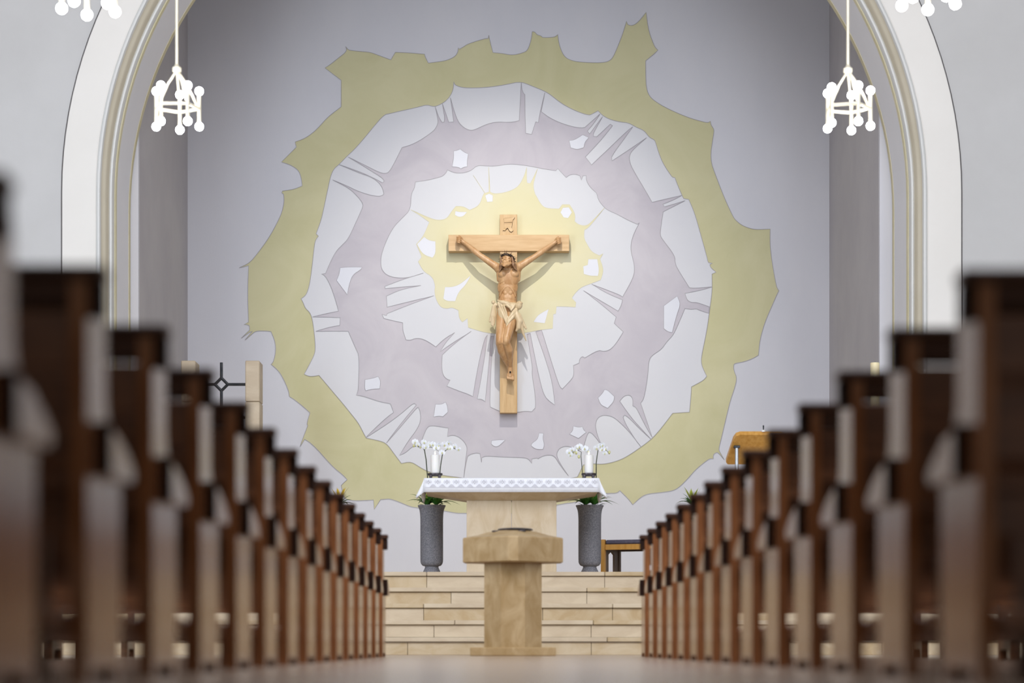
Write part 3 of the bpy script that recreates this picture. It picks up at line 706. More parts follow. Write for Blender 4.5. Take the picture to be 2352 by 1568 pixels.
H = MB()
hball(H, 0, .048, -.028, .077, .074, .086)
rh = random.Random(21)
for q, ends in ((-1, [(-15, 101, .42), (-17, 98, .41), (-19, 95, .395), (-21, 92, .375), (-22, 91, .35), (-20, 95, .33), (-18, 100, .40)]),
                (1, [(10, 106, .44), (12, 102, .435), (15, 98, .425), (18, 95, .405), (20, 94, .38), (18, 97, .35), (14, 102, .41)])):
    for k, e_ in enumerate(ends):
        t = k / 6
        p0 = hp(q * (.046 + .012 * t), .078 - .030 * t, .040 - .10 * t)
        p1 = hp(q * .074, .030 - .02 * (k % 2), .034 - .10 * t)
        p3 = c3(*e_)
        p2 = p1.lerp(p3, .5) + Vector((q * (.006 + .006 * (k % 2)), rh.uniform(-.010, .006), 0))
        p2b = p1.lerp(p3, .78) + Vector((-q * .004, rh.uniform(-.008, .006), 0))
        for a_, b_, r0, r1 in ((p0, p1, .013, .0125), (p1, p2, .0125, .0115), (p2, p2b, .0115, .010), (p2b, p3, .010, .006)):
            H.capsule(a_, b_, r0, r1, 10)
carve(H, 0.0045, 1, 'hair', M['hair_wood'], crucifix)

T = MB()
rt = random.Random(3)
def ring_pt(t, k=1.0):
    return hp(.082 * k * math.cos(t), .050, -.008 + .097 * k * math.sin(t))
for k in range(3):
    T.tube([ring_pt(2 * PI * i / 40, 1 + .075 * math.cos(2 * PI * i / 40 * 4 + k * 2.1)) + h_up * (0.010 * math.sin(2 * PI * i / 40 * 4 + k * 2.1)) for i in range(41)], 0.0058, 6)
for i in range(30):
    t = 2 * PI * i / 30 + rt.uniform(-.06, .06)
    p = ring_pt(t)
    d = (h_rt * math.cos(t) * .9 + h_fw * math.sin(t) * .9 + h_up * rt.uniform(-.5, 1.0) + h_rt * rt.uniform(-.4, .4)).normalized()
    T.tube([p, p + d * rt.uniform(.028, .055)], 0.0048, 5, 0.0010)
T.build('crown_of_thorns', M['thorn'], crucifix)
MB().capsule(c3(4, -138, .295), c3(4, -138, .318), .0085, .011).build('nail', M['nail'], crucifix)
for s, a, b in ((-1, -112, 166), (1, 113, 164)):
    MB().capsule(c3(a, b, .17), c3(a - s * 1.0, b + 1, .268), .005, .008).build('nail', M['nail'], crucifix)
# ------------------------------------------------------------------ altar
AX = 0.0
altar = thing('altar', 'limestone altar block with a wide slab top flaring out of a narrow body', 'altar', (AX, 24.6, STAGE))
AH = 0.961                                        # height of the table
HW = 0.878                                        # half the slab's width
MB().cbox(-0.461, -0.002, 0.20, 0.56, 0.0, AH - 0.209, 0.003).build('body_stone', M['altar'], altar)
MB().cbox(0.002, 0.461, 0.20, 0.56, 0.0, AH - 0.209, 0.003).build('body_stone', M['altar'], altar)
tb = MB()
za, zb, zc = AH - 0.209, AH - 0.134, AH
def ringz(hx, y0, y1, z):
    return [(-hx, y0, z), (hx, y0, z), (hx, y1, z), (-hx, y1, z)]
V = ringz(0.464, 0.197, 0.563, za) + ringz(HW, 0.0, 0.76, zb) + ringz(HW, 0.0, 0.76, zc)
tb.add(V, [(3, 2, 1, 0), (8, 9, 10, 11)] + [(k * 4 + i, k * 4 + (i + 1) % 4, (k + 1) * 4 + (i + 1) % 4, (k + 1) * 4 + i) for k in (0, 1) for i in range(4)])
tb.build('table_slab', M['altar'], altar)

# altar cloth: top sheet, straight fall in front, longer falls at the ends
cloth = thing('altar_cloth', 'white linen altar cloth with a lace border hanging over the slab edges', 'cloth', (AX, 24.6, STAGE + AH))
cl = MB()
e = 0.012
DROP = 0.138
N = 40
xs = [-HW - e + (2 * HW + 2 * e) * i / N for i in range(N + 1)]
# top and front as one strip of quads with soft waves along the hem
V = []
prof = [(0.77, 0.004), (0.5, 0.004), (0.02, 0.004), (-0.006, 0.001), (-0.011, -0.012), (-0.013, -0.07), (-0.014, -DROP)]
for x in xs:
    for j, (y, z) in enumerate(prof):
        wv = 0.004 * math.sin(x * 23) * max(0, j - 3) / 3
        V.append((x, y - abs(wv), z))
k = len(prof)
cl.add(V, [(i * k + j, (i + 1) * k + j, (i + 1) * k + j + 1, i * k + j + 1) for i in range(N) for j in range(k - 1)], True)
for s in (-1, 1):
    # end fall: swings out a little, its front corner hangs forward in a point
    V = []
    ny, nz = 16, 6
    for i in range(ny + 1):
        y = -0.012 + 0.78 * i / ny
        for j in range(nz + 1):
            t = j / nz
            front = max(0, 1 - i / 3.0)
            out = 0.012 + (0.030 + 0.055 * front) * t ** 1.2 + 0.010 * math.sin(i * 1.9) * t
            z = 0.004 - t * (0.175 + 0.035 * math.sin(i * 1.3 + 1) * (1 if i > 0 else 0) + 0.012 * front)
            V.append((s * (HW + out), y - 0.03 * front * t, z))
    kk = nz + 1
    fs = [(i * kk + j, (i + 1) * kk + j, (i + 1) * kk + j + 1, i * kk + j + 1) for i in range(ny) for j in range(nz)]
    cl.add(V, [f if s < 0 else f[::-1] for f in fs], True)
    # the folded corner that joins front and end
    V = []
    for j in range(nz + 1):
        t = j / nz
        V += [(s * (HW + e), -0.013 - 0.001, 0.0 - t * DROP), (s * (HW + 0.012 + 0.085 * t ** 1.2), -0.012 - 0.03 * t, 0.004 - t * 0.205)]
    fs = [(2 * j, 2 * j + 1, 2 * j + 3, 2 * j + 2) for j in range(nz)]
    cl.add(V, [f if s > 0 else f[::-1] for f in fs], True)
co = cl.build('linen', M['linen'], cloth)
sol = co.modifiers.new('thickness', 'SOLIDIFY')
sol.thickness = 0.004
sol.offset = -1
# lace border on the front fall: crosses over a zigzag
lace = MB()
LY = -0.0235
def lq(x0, x1, z0, z1):
    lace.add([(x0, LY, z0), (x1, LY, z0), (x1, LY, z1), (x0, LY, z1)], [(0, 1, 2, 3)])
PITCH = 0.0940
for i in range(-9, 10):
    x = i * PITCH
    q = 0.0088
    for a, b in ((0, 1), (1, 0), (0, -1), (-1, 0)):
        lq(x + (a - .5) * 1.5 * q * 1.0, x + (a + .5) * 1.5 * q, -0.034 + (b - .5) * 1.25 * q * 1.25, -0.034 + (b + .5) * 1.25 * q * 1.25)
    for a in (-1, 1):
        for b in (-1, 1):
            lq(x + a * 2.5 * q - 0.003, x + a * 2.5 * q + 0.003, -0.034 + b * 1.9 * q - 0.003, -0.034 + b * 1.9 * q + 0.003)
            lq(x + a * 3.3 * q - 0.003, x + a * 3.3 * q + 0.003, -0.034 + b * .6 * q - 0.003, -0.034 + b * .6 * q + 0.003)
    if i < 9:
        xm = x + PITCH / 2
        lace.add([(xm - 0.036, LY, -0.088), (xm + 0.036, LY, -0.088), (xm + 0.008, LY, -0.058), (xm - 0.008, LY, -0.058)], [(0, 1, 2, 3)])
lq(-HW, HW, -0.092, -0.0885)
lc = lace.build('lace_border', M['lace'], cloth)
lc['kind'] = 'stuff'

# two candles on low bronze stands
def candle(x, label_c, label_s):
    st = thing('candle_stand', label_s, 'candle stand', (x, 24.84, STAGE + AH + 0.009))
    MB().lathe([(0.0, 0.034), (0.062, 0.034), (0.074, 0.040), (0.078, 0.052), (0.076, 0.062), (0.066, 0.064), (0.064, 0.058), (0.0, 0.058)], 28, cap=False).build('dish', M['bronze'], st)
    for i in range(4):
        t = PI / 4 + i * PI / 2
        MB().tube([(0.060 * math.cos(t), 0.060 * math.sin(t), 0.040), (0.064 * math.cos(t), 0.064 * math.sin(t), 0.018), (0.058 * math.cos(t), 0.058 * math.sin(t), 0.0)], [0.017, 0.014, 0.011], 8).build('foot', M['bronze'], st)
    c = thing('pillar_candle', label_c, 'candle', (x, 24.84, STAGE + AH + 0.009 + 0.0585))
    MB().lathe([(0.0, 0.0), (0.0445, 0.0), (0.0455, 0.004), (0.0455, 0.186), (0.043, 0.190), (0.036, 0.188), (0.012, 0.184), (0.0, 0.184)], 28, cap=False).build('wax', M['wax'], c)
    MB().tube([(0, 0, 0.183), (0.001, 0, 0.196), (0.002, 0, 0.200)], 0.0016, 6).build('wick', M['nail'], c)
    MB().lathe([(0.0004, 0.196), (0.0045, 0.202), (0.0052, 0.208), (0.0034, 0.219), (0.0005, 0.230)], 10).build('flame', M['flame'], c)
candle(-0.786, 'lit white pillar candle at the left end of the altar', 'dark bronze candle stand at the left end of the altar')
candle(0.795, 'lit white pillar candle at the right end of the altar', 'dark bronze candle stand at the right end of the altar')

# ------------------------------------------------------------------ stone vases with plants
VY = 25.66
VH = 0.775
def vase(x, label, y=VY):
    v = thing('floor_vase', label, 'vase', (x, y, STAGE))
    MB().lathe([(0.0, 0.0), (0.104, 0.0), (0.104, 0.012), (0.098, 0.034), (0.084, 0.064), (0.073, 0.088), (0.071, 0.098), (0.076, 0.106)], 36, cap=False).build('foot', M['vase'], v)
    MB().lathe([(0.074, 0.104), (0.096, 0.110), (0.110, 0.124), (0.119, 0.148), (0.121, 0.18), (0.121, 0.600), (0.124, 0.660), (0.130, 0.700),
                (0.142, 0.732), (0.149, 0.744), (0.147, 0.752), (0.139, 0.748), (0.126, 0.715), (0.116, 0.670), (0.114, 0.58)], 40, cap=False).build('body', M['vase'], v)
    MB().lathe([(0.0, 0.690), (0.119, 0.690)], 24, cap=False).build('soil', M['soil'], v)
    return v
vase(-0.845, 'tall speckled grey stone vase left of the altar')
vase(0.832, 'tall grey stone vase right of the altar, beside the stool')

def strap_leaf(mb, base, azim, length, rise, width, droop):
    """a curved strap leaf with a folded midrib"""
    n = 9
    d = Vector((math.cos(azim), math.sin(azim), 0))
    side = Vector((-d.y, d.x, 0))
    V = []
    for i in range(n + 1):
        t = i / n
        p = Vector(base) + d * (length * (t * math.cos(rise) + 0.10 * t * t)) + Vector((0, 0, length * (t * math.sin(rise) - droop * t * t)))
        w = width * (math.sin(PI * min(1, 0.22 + t * .78)) ** 0.7) * (1 - t ** 5)
        V += [p + side * w + Vector((0, 0, w * .35)), p, p - side * w + Vector((0, 0, w * .35))]
    F = []
    for i in range(n):
        a = i * 3
        F += [(a, a + 1, a + 4, a + 3), (a + 1, a + 2, a + 5, a + 4)]
    mb.add(V, F, True)

def bromeliad(x, y, z, label, seed, bract='bract', n=22, L=0.25, bl=0.15, lean=0.0):
    r = random.Random(seed)
    p = thing('bromeliad', label, 'plant', (x, y, z))
    for i in range(n):
        mb = MB()
        az = 2 * PI * i / n * 2.618 + r.uniform(-.2, .2)
        ring = i / n
        strap_leaf(mb, (0.012 * math.cos(az), 0.012 * math.sin(az), 0.0), az, L * r.uniform(.85, 1.15), 0.62 + 0.62 * ring, 0.021, 0.60 - .28 * ring)
        mb.build('leaf', M['leaf'], p)
    for i in range(7):
        mb = MB()
        az = 2 * PI * i / 7
        strap_leaf(mb, (0.006 * math.cos(az), 0.006 * math.sin(az), 0.02), az, bl * r.uniform(.9, 1.1), 1.20, 0.017, 0.12)
        mb.build('bract', M[bract], p)
    return p
ZS = STAGE + 0.690
bromeliad(-0.893, VY - 0.02, ZS + 0.065, 'green bromeliad with a yellow green heart, left one in the left altar vase', 5)
bromeliad(-0.797, VY - 0.03, ZS + 0.065, 'green bromeliad with a yellow green heart, right one in the left altar vase', 6)
bromeliad(0.786, VY - 0.02, ZS + 0.065, 'green bromeliad with a yellow green heart, left one in the right altar vase', 7)
bromeliad(0.878, VY - 0.03, ZS + 0.065, 'green bromeliad with a yellow green heart, right one in the right altar vase', 8)

def orchid_flower(parent, p, az, tilt, s, bud=False):
    f = MB()
    R = Matrix.Rotation(az, 3, 'Z') @ Matrix.Rotation(tilt, 3, 'X')
    p = Vector(p)
    if bud:
        f.ball(p, (0.011 * s, 0.011 * s, 0.016 * s), 10, 8, R)
        return f.build('bud', M['lip'], parent)
    for k, (ang, ln, wd) in enumerate([(90, .030, .013), (210, .028, .012), (330, .028, .012), (10, .031, .021), (170, .031, .021)]):
        a = math.radians(ang)
        n = 7
        V = [R @ Vector((0, -.004 - .004 * (k > 2), 0)) + p]
        for i in range(n + 1):
            t = -1 + 2 * i / n
            w = wd * t * s
            l = ln * s * (1 - .35 * t * t) * (1.0 if abs(t) < 1 else .9)
            q = Vector((math.cos(a) * l - math.sin(a) * w, -.010 * s * (1 - t * t) * .5 - .003 * (k > 2), math.sin(a) * l + math.cos(a) * w))
            V.append(R @ q + p)
        f.add(V, [(0, i + 1, i + 2) for i in range(n)], True)
    o = f.build('flower', M['petal'], parent)
    g = MB()
    g.ball(p + R @ Vector((0, -.013 * s, -.004 * s)), (.0055 * s, .006 * s, .008 * s), 8, 6, R)
    g.ball(p + R @ Vector((0, -.016 * s, -.012 * s)), (.0070 * s, .005 * s, .004 * s), 8, 6, R)
    g.build('lip', M['lip'], o)
    return o

def orchid(x, label, stems, leaves, z=ZS):
    """stems: (points, flowers); everything relative to the soil of its vase"""
    o = thing('orchid', label, 'plant', (x, VY + 0.03, z))
    for pts, r in stems[0]:
        P = [Vector((a, 0.0 + 0.02 * math.sin(i * 1.7), b)) for i, (a, b) in enumerate(pts)]
        MB().tube(P, r, 8, r * .5).build('flower_stem', M['stem'], o)
    ro = random.Random(int(abs(x) * 1000) + len(label))
    for a, b, kind in stems[1]:
        orchid_flower(o, (a, -0.02 + ro.uniform(-.015, .015), b), ro.uniform(-.7, .7), ro.uniform(-.3, .35), 1.18 * ro.uniform(.88, 1.1), kind == 'b')
    for az, L, rise, w in leaves:
        mb = MB()
        strap_leaf(mb, (0, 0, 0.0), az, L, rise, w, .25)
        mb.build('leaf', M['leaf_dark'], o)
    return o

S = 1 / 216.4                                     # stems and flowers were measured in 4.73 mm steps from the vase axis
def rel(L, x0, y0=1178):
    return [((a - x0) * S, (y0 - b) * S) + ((t[0],) if t else ()) for a, b, *t in L]
orchid(-0.845, 'white orchid with two arching flower stems in the left altar vase',
       ([(rel([(984, 1178), (981, 1140), (978, 1098), (975, 1060), (971, 1037), (966, 1031), (955, 1029), (946, 1029)], 988), .0072),
         (rel([(971, 1037), (976, 1031), (985, 1031), (993, 1033), (1001, 1038), (1010, 1044)], 988), .0032),
         (rel([(1000, 1178), (1004, 1120), (1008, 1075), (1012, 1050), (1018, 1040), (1024, 1034), (1032, 1031), (1042, 1035), (1047, 1038)], 988), .0060)],
        rel([(950, 1019, 'f'), (957, 1026, 'f'), (947, 1028, 'b'), (964, 1030, 'f'), (969, 1020, 'f'), (975, 1031, 'f'), (982, 1026, 'f'), (990, 1025, 'f'),
             (999, 1033, 'f'), (1003, 1027, 'f'), (1011, 1044, 'f'), (1017, 1025, 'f'), (1024, 1033, 'f'), (1029, 1021, 'f'), (1031, 1034, 'f'), (1042, 1029, 'f'), (1048, 1036, 'f')], 988)),
       [(0.3, .20, .8, .026), (2.9, .22, .9, .024), (3.6, .19, .7, .026), (5.9, .2, .75, .024)])
orchid(0.832, 'white orchid with one bent and one upright flower stem in the right altar vase',
       ([(rel([(1344, 1178), (1341, 1130), (1339, 1085), (1336, 1052), (1337, 1042), (1331, 1038), (1322, 1040), (1313, 1046)], 1356), .0048),
         (rel([(1366, 1178), (1369, 1130), (1371, 1098), (1371, 1068), (1373, 1052), (1376, 1035), (1384, 1031), (1393, 1038), (1400, 1043)], 1356), .0066)],
        rel([(1309, 1042, 'f'), (1313, 1049, 'f'), (1316, 1037, 'f'), (1322, 1041, 'f'), (1326, 1033, 'f'), (1333, 1030, 'f'), (1331, 1053, 'b'), (1325, 1044, 'b'), (1345, 1035, 'f'), (1351, 1040, 'f'),
             (1360, 1052, 'b'), (1372, 1033, 'f'), (1379, 1028, 'f'), (1387, 1026, 'f'), (1385, 1037, 'f'), (1392, 1045, 'f'), (1391, 1034, 'f'), (1401, 1043, 'b')], 1356)),
       [(0.55, .30, 1.0, .034), (0.1, .22, .7, .028), (2.6, .2, .8, .026), (3.9, .2, .9, .024)])

# two more planted vases further out, half hidden by the pews
vase(-1.82, 'grey stone vase far left on the altar platform, behind the left pews', VY)
vase(1.93, 'grey stone vase far right on the altar platform, behind the right pews', VY)
bromeliad(-1.825, VY, ZS + 0.065, 'bromeliad with a golden tip showing above the left pews', 9, 'bract_y', 13, .19, .21)
bromeliad(1.92, VY, ZS + 0.065, 'bromeliad with a lime green tip showing above the right pews', 10, 'bract', 13, .19, .20)

# ------------------------------------------------------------------ stool
st = thing('sedilia_stool', 'honey coloured wooden stool with a dark cushion right of the altar', 'stool', (0.985, 26.6, STAGE), math.radians(-22))
SH = 0.43
MB().cbox(0.0, 0.045, 0.0, 0.055, 0.0, SH, 0.003).build('leg', M['honey'], st)
MB().cbox(0.62, 0.665, 0.0, 0.055, 0.0, SH, 0.003).build('leg', M['honey'], st)
MB().cbox(0.0, 0.045, 0.50, 0.555, 0.0, SH - 0.02, 0.003).build('leg', M['shaded_oak'], st)
MB().cbox(0.62, 0.665, 0.50, 0.555, 0.0, SH - 0.02, 0.003).build('leg', M['shaded_oak'], st)
MB().cbox(0.047, 0.618, 0.006, 0.04, SH - 0.115, SH - 0.055, 0.003).build('front_rail', M['honey'], st)
MB().cbox(0.047, 0.618, 0.515, 0.545, SH - 0.115, SH - 0.055, 0.003).build('back_rail', M['shaded_oak'], st)
for x in (0.010, 0.633):
    # side panel with a slot that has pointed ends
    mb = MB()
    mb.box(x, x + 0.022, 0.058, 0.17, 0.012, SH - 0.02)
    mb.box(x, x + 0.022, 0.37, 0.498, 0.012, SH - 0.02)
    mb.prism([(0.17, 0.012), (0.37, 0.012), (0.37, 0.07), (0.27, 0.03), (0.17, 0.07)], x, x + 0.022)
    mb.prism([(0.17, SH - .02), (0.17, 0.27), (0.27, 0.31), (0.37, 0.27), (0.37, SH - .02)], x, x + 0.022)
    mb.build('side_panel', M['shaded_oak'], st)
cu = MB()
cu.cbox(0.050, 0.615, 0.01, 0.54, SH - 0.054, SH - 0.005, 0.014)
cu.build('cushion', M['cushion'], st)

# ------------------------------------------------------------------ font in front of the steps
FY = 20.55
font = thing('baptismal_font', 'honey stone baptismal font with a square bowl on an octagonal pillar, in the aisle', 'font', (0.0, FY, 0.0))
MB().cbox(-0.36, 0.36, -0.30, 0.30, 0.0, 0.072, 0.006).build('plinth', M['font'], font)
oct_r = 0.243 / math.cos(PI / 8)
MB().lathe([(oct_r, 0.072), (oct_r, 0.79)], 8, rot=PI / 8).build('pillar', M['font'], font)
def chamf(r, c):
    """square set on its corner, corners cut off"""
    P = []
    for i in range(4):
        t = i * PI / 2
        a = Vector((math.cos(t), math.sin(t)))
        s_ = Vector((-a.y, a.x))
        P += [a * r - s_ * c, a * r + s_ * c]
    return [(p.x, p.y) for p in P]
def ring8(r, c, z):
    return [(x, y, z) for x, y in chamf(r, c)]
bw = MB()
L = [ring8(0.405, 0.035, 0.785), ring8(0.425, 0.042, 0.795), ring8(0.425, 0.042, 0.990), ring8(0.418, 0.042, 1.000), ring8(0.30, 0.05, 1.022), ring8(0.20, 0.06, 1.050), ring8(0.13, 0.06, 1.062)]
V = [p for l in L for p in l]
F = [tuple(range(8))[::-1], tuple((len(L) - 1) * 8 + i for i in range(8))]
F += [(k * 8 + i, k * 8 + (i + 1) % 8, (k + 1) * 8 + (i + 1) % 8, (k + 1) * 8 + i) for k in range(len(L) - 1) for i in range(8)]
bw.add(V, F)
bw.build('bowl', M['font'], font)
MB().lathe([(0.0, 1.072), (0.135, 1.072), (0.150, 1.066), (0.152, 1.072), (0.14, 1.080), (0.07, 1.086), (0.0, 1.086)], 32, c=(0.02, 0.0), cap=False).build('lid', M['bronze'], font)
MB().ball((0.075, -0.17, 1.052), (0.034, 0.022, 0.013), 14, 8).build('clasp', M['bronze'], font)
MB().ball((-0.15, -0.10, 1.052), (0.030, 0.020, 0.010), 14, 8).build('clasp', M['bronze'], font)

# ------------------------------------------------------------------ reading desk on the right
LX, LYY = 2.55, 24.75
am = thing('lectern', 'honey oak lectern with a steel post, above the right pews', 'lectern', (LX, LYY, STAGE))
half = 0.33
# tilted board, its high edge towards the nave
bt = MB()
zlo, zhi = 1.14, 1.42
out = [(-half, zlo + .02), (-half + .02, zlo), (half - .02, zlo), (half, zlo + .02), (half - .055, zhi - .05), (half - .08, zhi - .014), (half - .12, zhi), (-half + .12, zhi), (-half + .08, zhi - .014), (-half + .055, zhi - .05)]
yb = lambda z: 0.30 * (1 - (z - zlo) / (zhi - zlo)) 
V = [(x, 0.0 + yb(z), z) for x, z in out] + [(x, 0.03 + yb(z), z + 0.038) for x, z in out]
n = len(out)
bt.add(V, [tuple(range(n)), tuple(range(n, 2 * n))[::-1]] + [(i, n + i, n + (i + 1) % n, (i + 1) % n) for i in range(n)])
bt.build('desk_board', M['honey'], am)
for s in (-1, 1):
    MB().tube([(s * 0.235, 0.10, 0.0), (s * 0.235, 0.10, 1.30)], 0.019, 14).build('post', M['chrome'], am)
    MB().cbox(s * 0.235 - 0.032, s * 0.235 + 0.032, 0.075, 0.135, 1.292, 1.318, 0.004).build('bracket', M['iron'], am)
MB().cbox(-0.30, 0.30, -0.06, 0.26, 0.0, 0.035, 0.004).build('foot_plate', M['chrome'], am)
mi = thing('microphone', 'small slim microphone standing on the top edge of the lectern', 'microphone', (LX + 0.03, LYY + 0.02, STAGE + zhi + 0.032))
MB().lathe([(0.0, 0.0), (0.020, 0.0), (0.020, 0.016), (0.008, 0.02), (0.0, 0.02)], 14, cap=False).build('base', M['wax'], mi)
MB().capsule((0, 0, 0.02), (0, 0, 0.06), 0.005, 0.008, 10).build('capsule', M['iron'], mi)

# ------------------------------------------------------------------ stone shrine on the left
sh = thing('stone_shrine', 'pair of tall limestone pillars joined by a black iron lattice, above the left pews', 'shrine', (-3.20, 27.0, STAGE))
PH = 3.27 - STAGE
for s in (-1, 1):
    x0, x1 = (-0.485, -0.325) if s < 0 else (0.172 + 0.06, 0.332 + 0.06)
    MB().cbox(x0, x1, 0.0, 0.36, 0.0, 1.985, 0.006).build('pillar_stone', M['stone'], sh)
    MB().cbox(x0, x1, 0.0, 0.36, 1.990, PH, 0.008).build('pillar_stone', M['stone'], sh)
ir = MB()
cx, cz = -0.046, 3.015 - STAGE
d, r_ = 0.072, 0.0165
def bar(pts, rr=r_):
    ir.tube([(cx + a, 0.10, cz + b) for a, b in pts], rr, 8)
bar([(-d, 0), (0, d)]); bar([(0, d), (d, 0)]); bar([(d, 0), (0, -d)]); bar([(0, -d), (-d, 0)])
bar([(0, d), (0.0, d + .03), (0, 0.245)]); bar([(0, -d), (0, -0.30)])
bar([(d, 0), (d + .03, 0), (0.278, 0)]); bar([(-d, 0), (-d - .03, 0), (-0.279, 0)])
for k in (1, 2, 3):
    z = -0.372 * k
    bar([(-d, z), (0, z + d)]); bar([(0, z + d), (d, z)]); bar([(d, z), (0, z - d)]); bar([(0, z - d), (-d, z)])
    bar([(0, z - d), (0, z - 0.30)])
    bar([(d, z), (0.278, z)]); bar([(-d, z), (-0.279, z)])
ir.build('lattice', M['iron'], sh)

# ------------------------------------------------------------------ paschal candle on the right
pc = thing('paschal_candle_stand', 'slender bronze candle stand on the right end of the platform, hidden by pews', 'candle stand', (3.735, 24.85, STAGE))
MB().lathe([(0.0, 0.0), (0.17, 0.0), (0.17, 0.02), (0.05, 0.05), (0.022, 0.10), (0.020, 1.20), (0.06, 1.24), (0.075, 1.27), (0.0, 1.27)], 24, cap=False).build('stand', M['bronze'], pc)
ca = thing('paschal_candle', 'thick cream candle rising above the right pews beside the arch', 'candle', (3.735, 24.85, STAGE + 1.27))
MB().lathe([(0.0, 0.0), (0.046, 0.0), (0.047, 0.005), (0.047, 0.89), (0.044, 0.898), (0.03, 0.894), (0.0, 0.89)], 24, cap=False).build('wax', M['cream_wax'], ca)
MB().tube([(0, 0, 0.89), (0, 0, 0.91)], 0.002, 6).build('wick', M['nail'], ca)

# ------------------------------------------------------------------ pews
FACE, LEN = 0.985, 3.75
def make_pew(s):
    """s = -1: block left of the aisle, +1: right. Local origin: floor point at the aisle face, back edge."""
    p = thing('pew', 'dark varnished wooden pew', 'pew', (s * FACE, 10, 0))
    X = lambda a, b: (min(s * a, s * b), max(s * a, s * b))
    side = [(0.0, 0.0), (0.0, 0.888), (0.225, 0.888), (0.250, 0.865), (0.250, 0.80), (0.250, 0.66), (0.262, 0.62), (0.30, 0.585), (0.45, 0.575), (0.46, 0.56), (0.46, 0.0), (0.40, 0.0), (0.385, 0.03), (0.075, 0.03), (0.06, 0.0)]
    for a in (0.0, LEN - 0.04):
        x0, x1 = X(a, a + 0.038)
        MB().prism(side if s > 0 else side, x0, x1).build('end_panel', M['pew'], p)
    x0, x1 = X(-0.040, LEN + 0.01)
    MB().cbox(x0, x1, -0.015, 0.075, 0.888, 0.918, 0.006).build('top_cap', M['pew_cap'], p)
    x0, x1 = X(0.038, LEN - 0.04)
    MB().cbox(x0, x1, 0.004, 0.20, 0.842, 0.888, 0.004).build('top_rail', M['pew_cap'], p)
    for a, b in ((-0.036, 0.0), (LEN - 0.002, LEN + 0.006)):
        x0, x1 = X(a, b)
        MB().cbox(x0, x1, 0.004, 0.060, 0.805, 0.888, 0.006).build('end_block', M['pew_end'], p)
    # arm block along the top of the lower panel, its end grain stained dark
    yy = [(0.135, 0.466), (0.135, 0.568), (0.22, 0.558), (0.33, 0.538), (0.42, 0.512), (0.465, 0.492), (0.455, 0.474), (0.42, 0.466)]
    x0, x1 = X(-0.032, 0.0)
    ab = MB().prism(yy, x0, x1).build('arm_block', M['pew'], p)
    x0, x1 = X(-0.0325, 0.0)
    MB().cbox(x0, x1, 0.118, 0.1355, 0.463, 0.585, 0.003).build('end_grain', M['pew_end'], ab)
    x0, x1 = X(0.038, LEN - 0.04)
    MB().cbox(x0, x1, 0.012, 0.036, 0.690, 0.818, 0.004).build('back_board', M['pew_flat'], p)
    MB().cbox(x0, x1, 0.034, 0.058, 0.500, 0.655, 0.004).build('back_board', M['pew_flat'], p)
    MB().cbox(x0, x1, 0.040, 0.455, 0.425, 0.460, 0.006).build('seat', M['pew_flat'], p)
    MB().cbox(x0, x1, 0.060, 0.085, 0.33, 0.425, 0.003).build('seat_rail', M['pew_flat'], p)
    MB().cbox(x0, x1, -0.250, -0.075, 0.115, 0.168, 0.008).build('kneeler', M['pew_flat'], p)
    for a in (0.10, LEN * .5, LEN - 0.16):
        x0, x1 = X(a, a + 0.045)
        br = MB()
        br.prism([(-0.235, 0.0), (-0.235, 0.115), (0.06, 0.115), (0.06, 0.33), (0.10, 0.33), (0.10, 0.0), (0.05, 0.0), (0.05, 0.06), (-0.17, 0.06), (-0.19, 0.0)], x0, x1)
        br.build('kneeler_bracket', M['pew_flat'], p)
    p['group'] = 'pews left of the aisle' if s < 0 else 'pews right of the aisle'
    return p

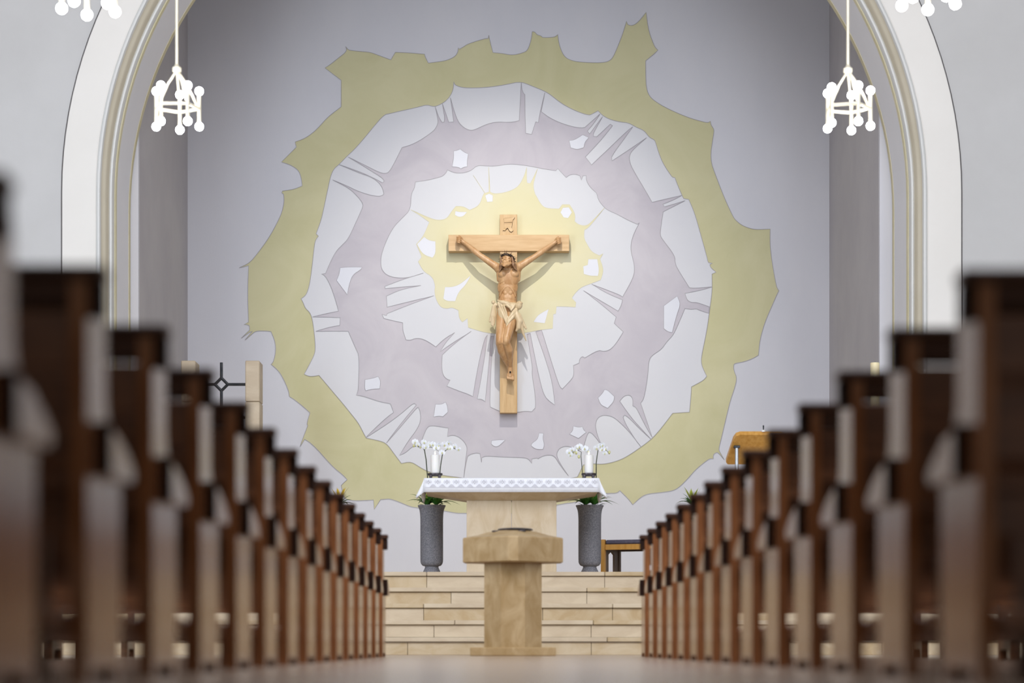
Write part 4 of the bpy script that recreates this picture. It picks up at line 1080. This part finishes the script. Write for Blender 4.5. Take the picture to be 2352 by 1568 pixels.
ORD = ['first', 'second', 'third', 'fourth', 'fifth', 'sixth', 'seventh', 'eighth', 'ninth', 'tenth', 'eleventh', 'twelfth', 'thirteenth', 'fourteenth', 'fifteenth']
for s in (-1, 1):
    proto = make_pew(s)
    n = 15 if s < 0 else 14
    for i in range(n):
        y = 18.13 + (0.0 if s < 0 else 0.06) - 0.986 * i - (0.06 if i == 14 else 0.0)
        where = 'left' if s < 0 else 'right'
        if i == 0:
            lab = 'dark varnished wooden pew %s of the aisle, front row nearest the steps' % where
        elif i == n - 1:
            lab = 'dark varnished wooden pew %s of the aisle, nearest and blurred, %s' % (where, 'at the left edge' if s < 0 else 'at the right edge')
        else:
            lab = 'dark varnished wooden pew %s of the aisle, %s row counted from the steps' % (where, ORD[i])
        if i == 0:
            proto.location = (s * FACE, y, 0)
            proto['label'] = lab
        else:
            copy_tree(proto, (s * FACE, y, 0), 0, lab)

# ------------------------------------------------------------------ chandeliers
CR = 0.192
CT = 11.0
def make_chandelier():
    c = thing('chandelier', 'pale brass chandelier with lit globe bulbs', 'chandelier', (0, 0, 0), 0, 'globe chandeliers over the pews')
    MB().tube([(0, 0, 0.36), (0, 0, 3.0)], 0.0125, 10).build('hanging_rod', M['brass'], c)
    MB().lathe([(0.0, 0.30), (0.034, 0.30), (0.038, 0.31), (0.038, 0.335), (0.020, 0.35), (0.013, 0.37), (0.0, 0.37)], 16, cap=False).build('cap', M['brass'], c)
    ang = [PI / 2 + 2 * PI * k / 5 for k in range(5)]
    P = [Vector((CR * math.cos(t), CR * math.sin(t), 0)) for t in ang]
    for k in range(5):
        p, q = P[k], P[(k + 1) % 5]
        mb = MB()
        mb.tube([p, q], 0.0135, 8)
        mb.build('ring_bar', M['brass'], c)
        MB().tube([p + Vector((0, 0, -0.118)), p + Vector((0, 0, 0.118))], 0.0165, 12).build('tube_holder', M['brass'], c)
        for z in (-1, 1):
            MB().ball(p + Vector((0, 0, z * 0.150)), 0.035, 18, 12).build('globe_bulb', M['bulb'], c)
    for k in (0, 1, 3, 4):
        p = P[k]
        MB().tube([(0, 0, 0.315), p * .45 + Vector((0, 0, .20)), p * .93 + Vector((0, 0, .012))], 0.0105, 8).build('stay', M['brass'], c)
    return c
CHX = 2.84
ch = make_chandelier()
ch.location = (-CHX - 0.01, 20.5, 4.648)
ch['label'] = 'globe chandelier over the left pews, hanging before the left side of the arch'
copy_tree(ch, (CHX - 0.0, 20.5, 4.642), math.radians(-17), 'globe chandelier over the right pews, hanging before the right side of the arch')
copy_tree(ch, (-CHX - 0.10, 16.7, 4.638), math.radians(14), 'near chandelier at the top left, only its lower bulbs in view')
copy_tree(ch, (CHX + 0.02, 16.7, 4.676), math.radians(-8), 'near chandelier at the top right, only its lower bulbs in view')
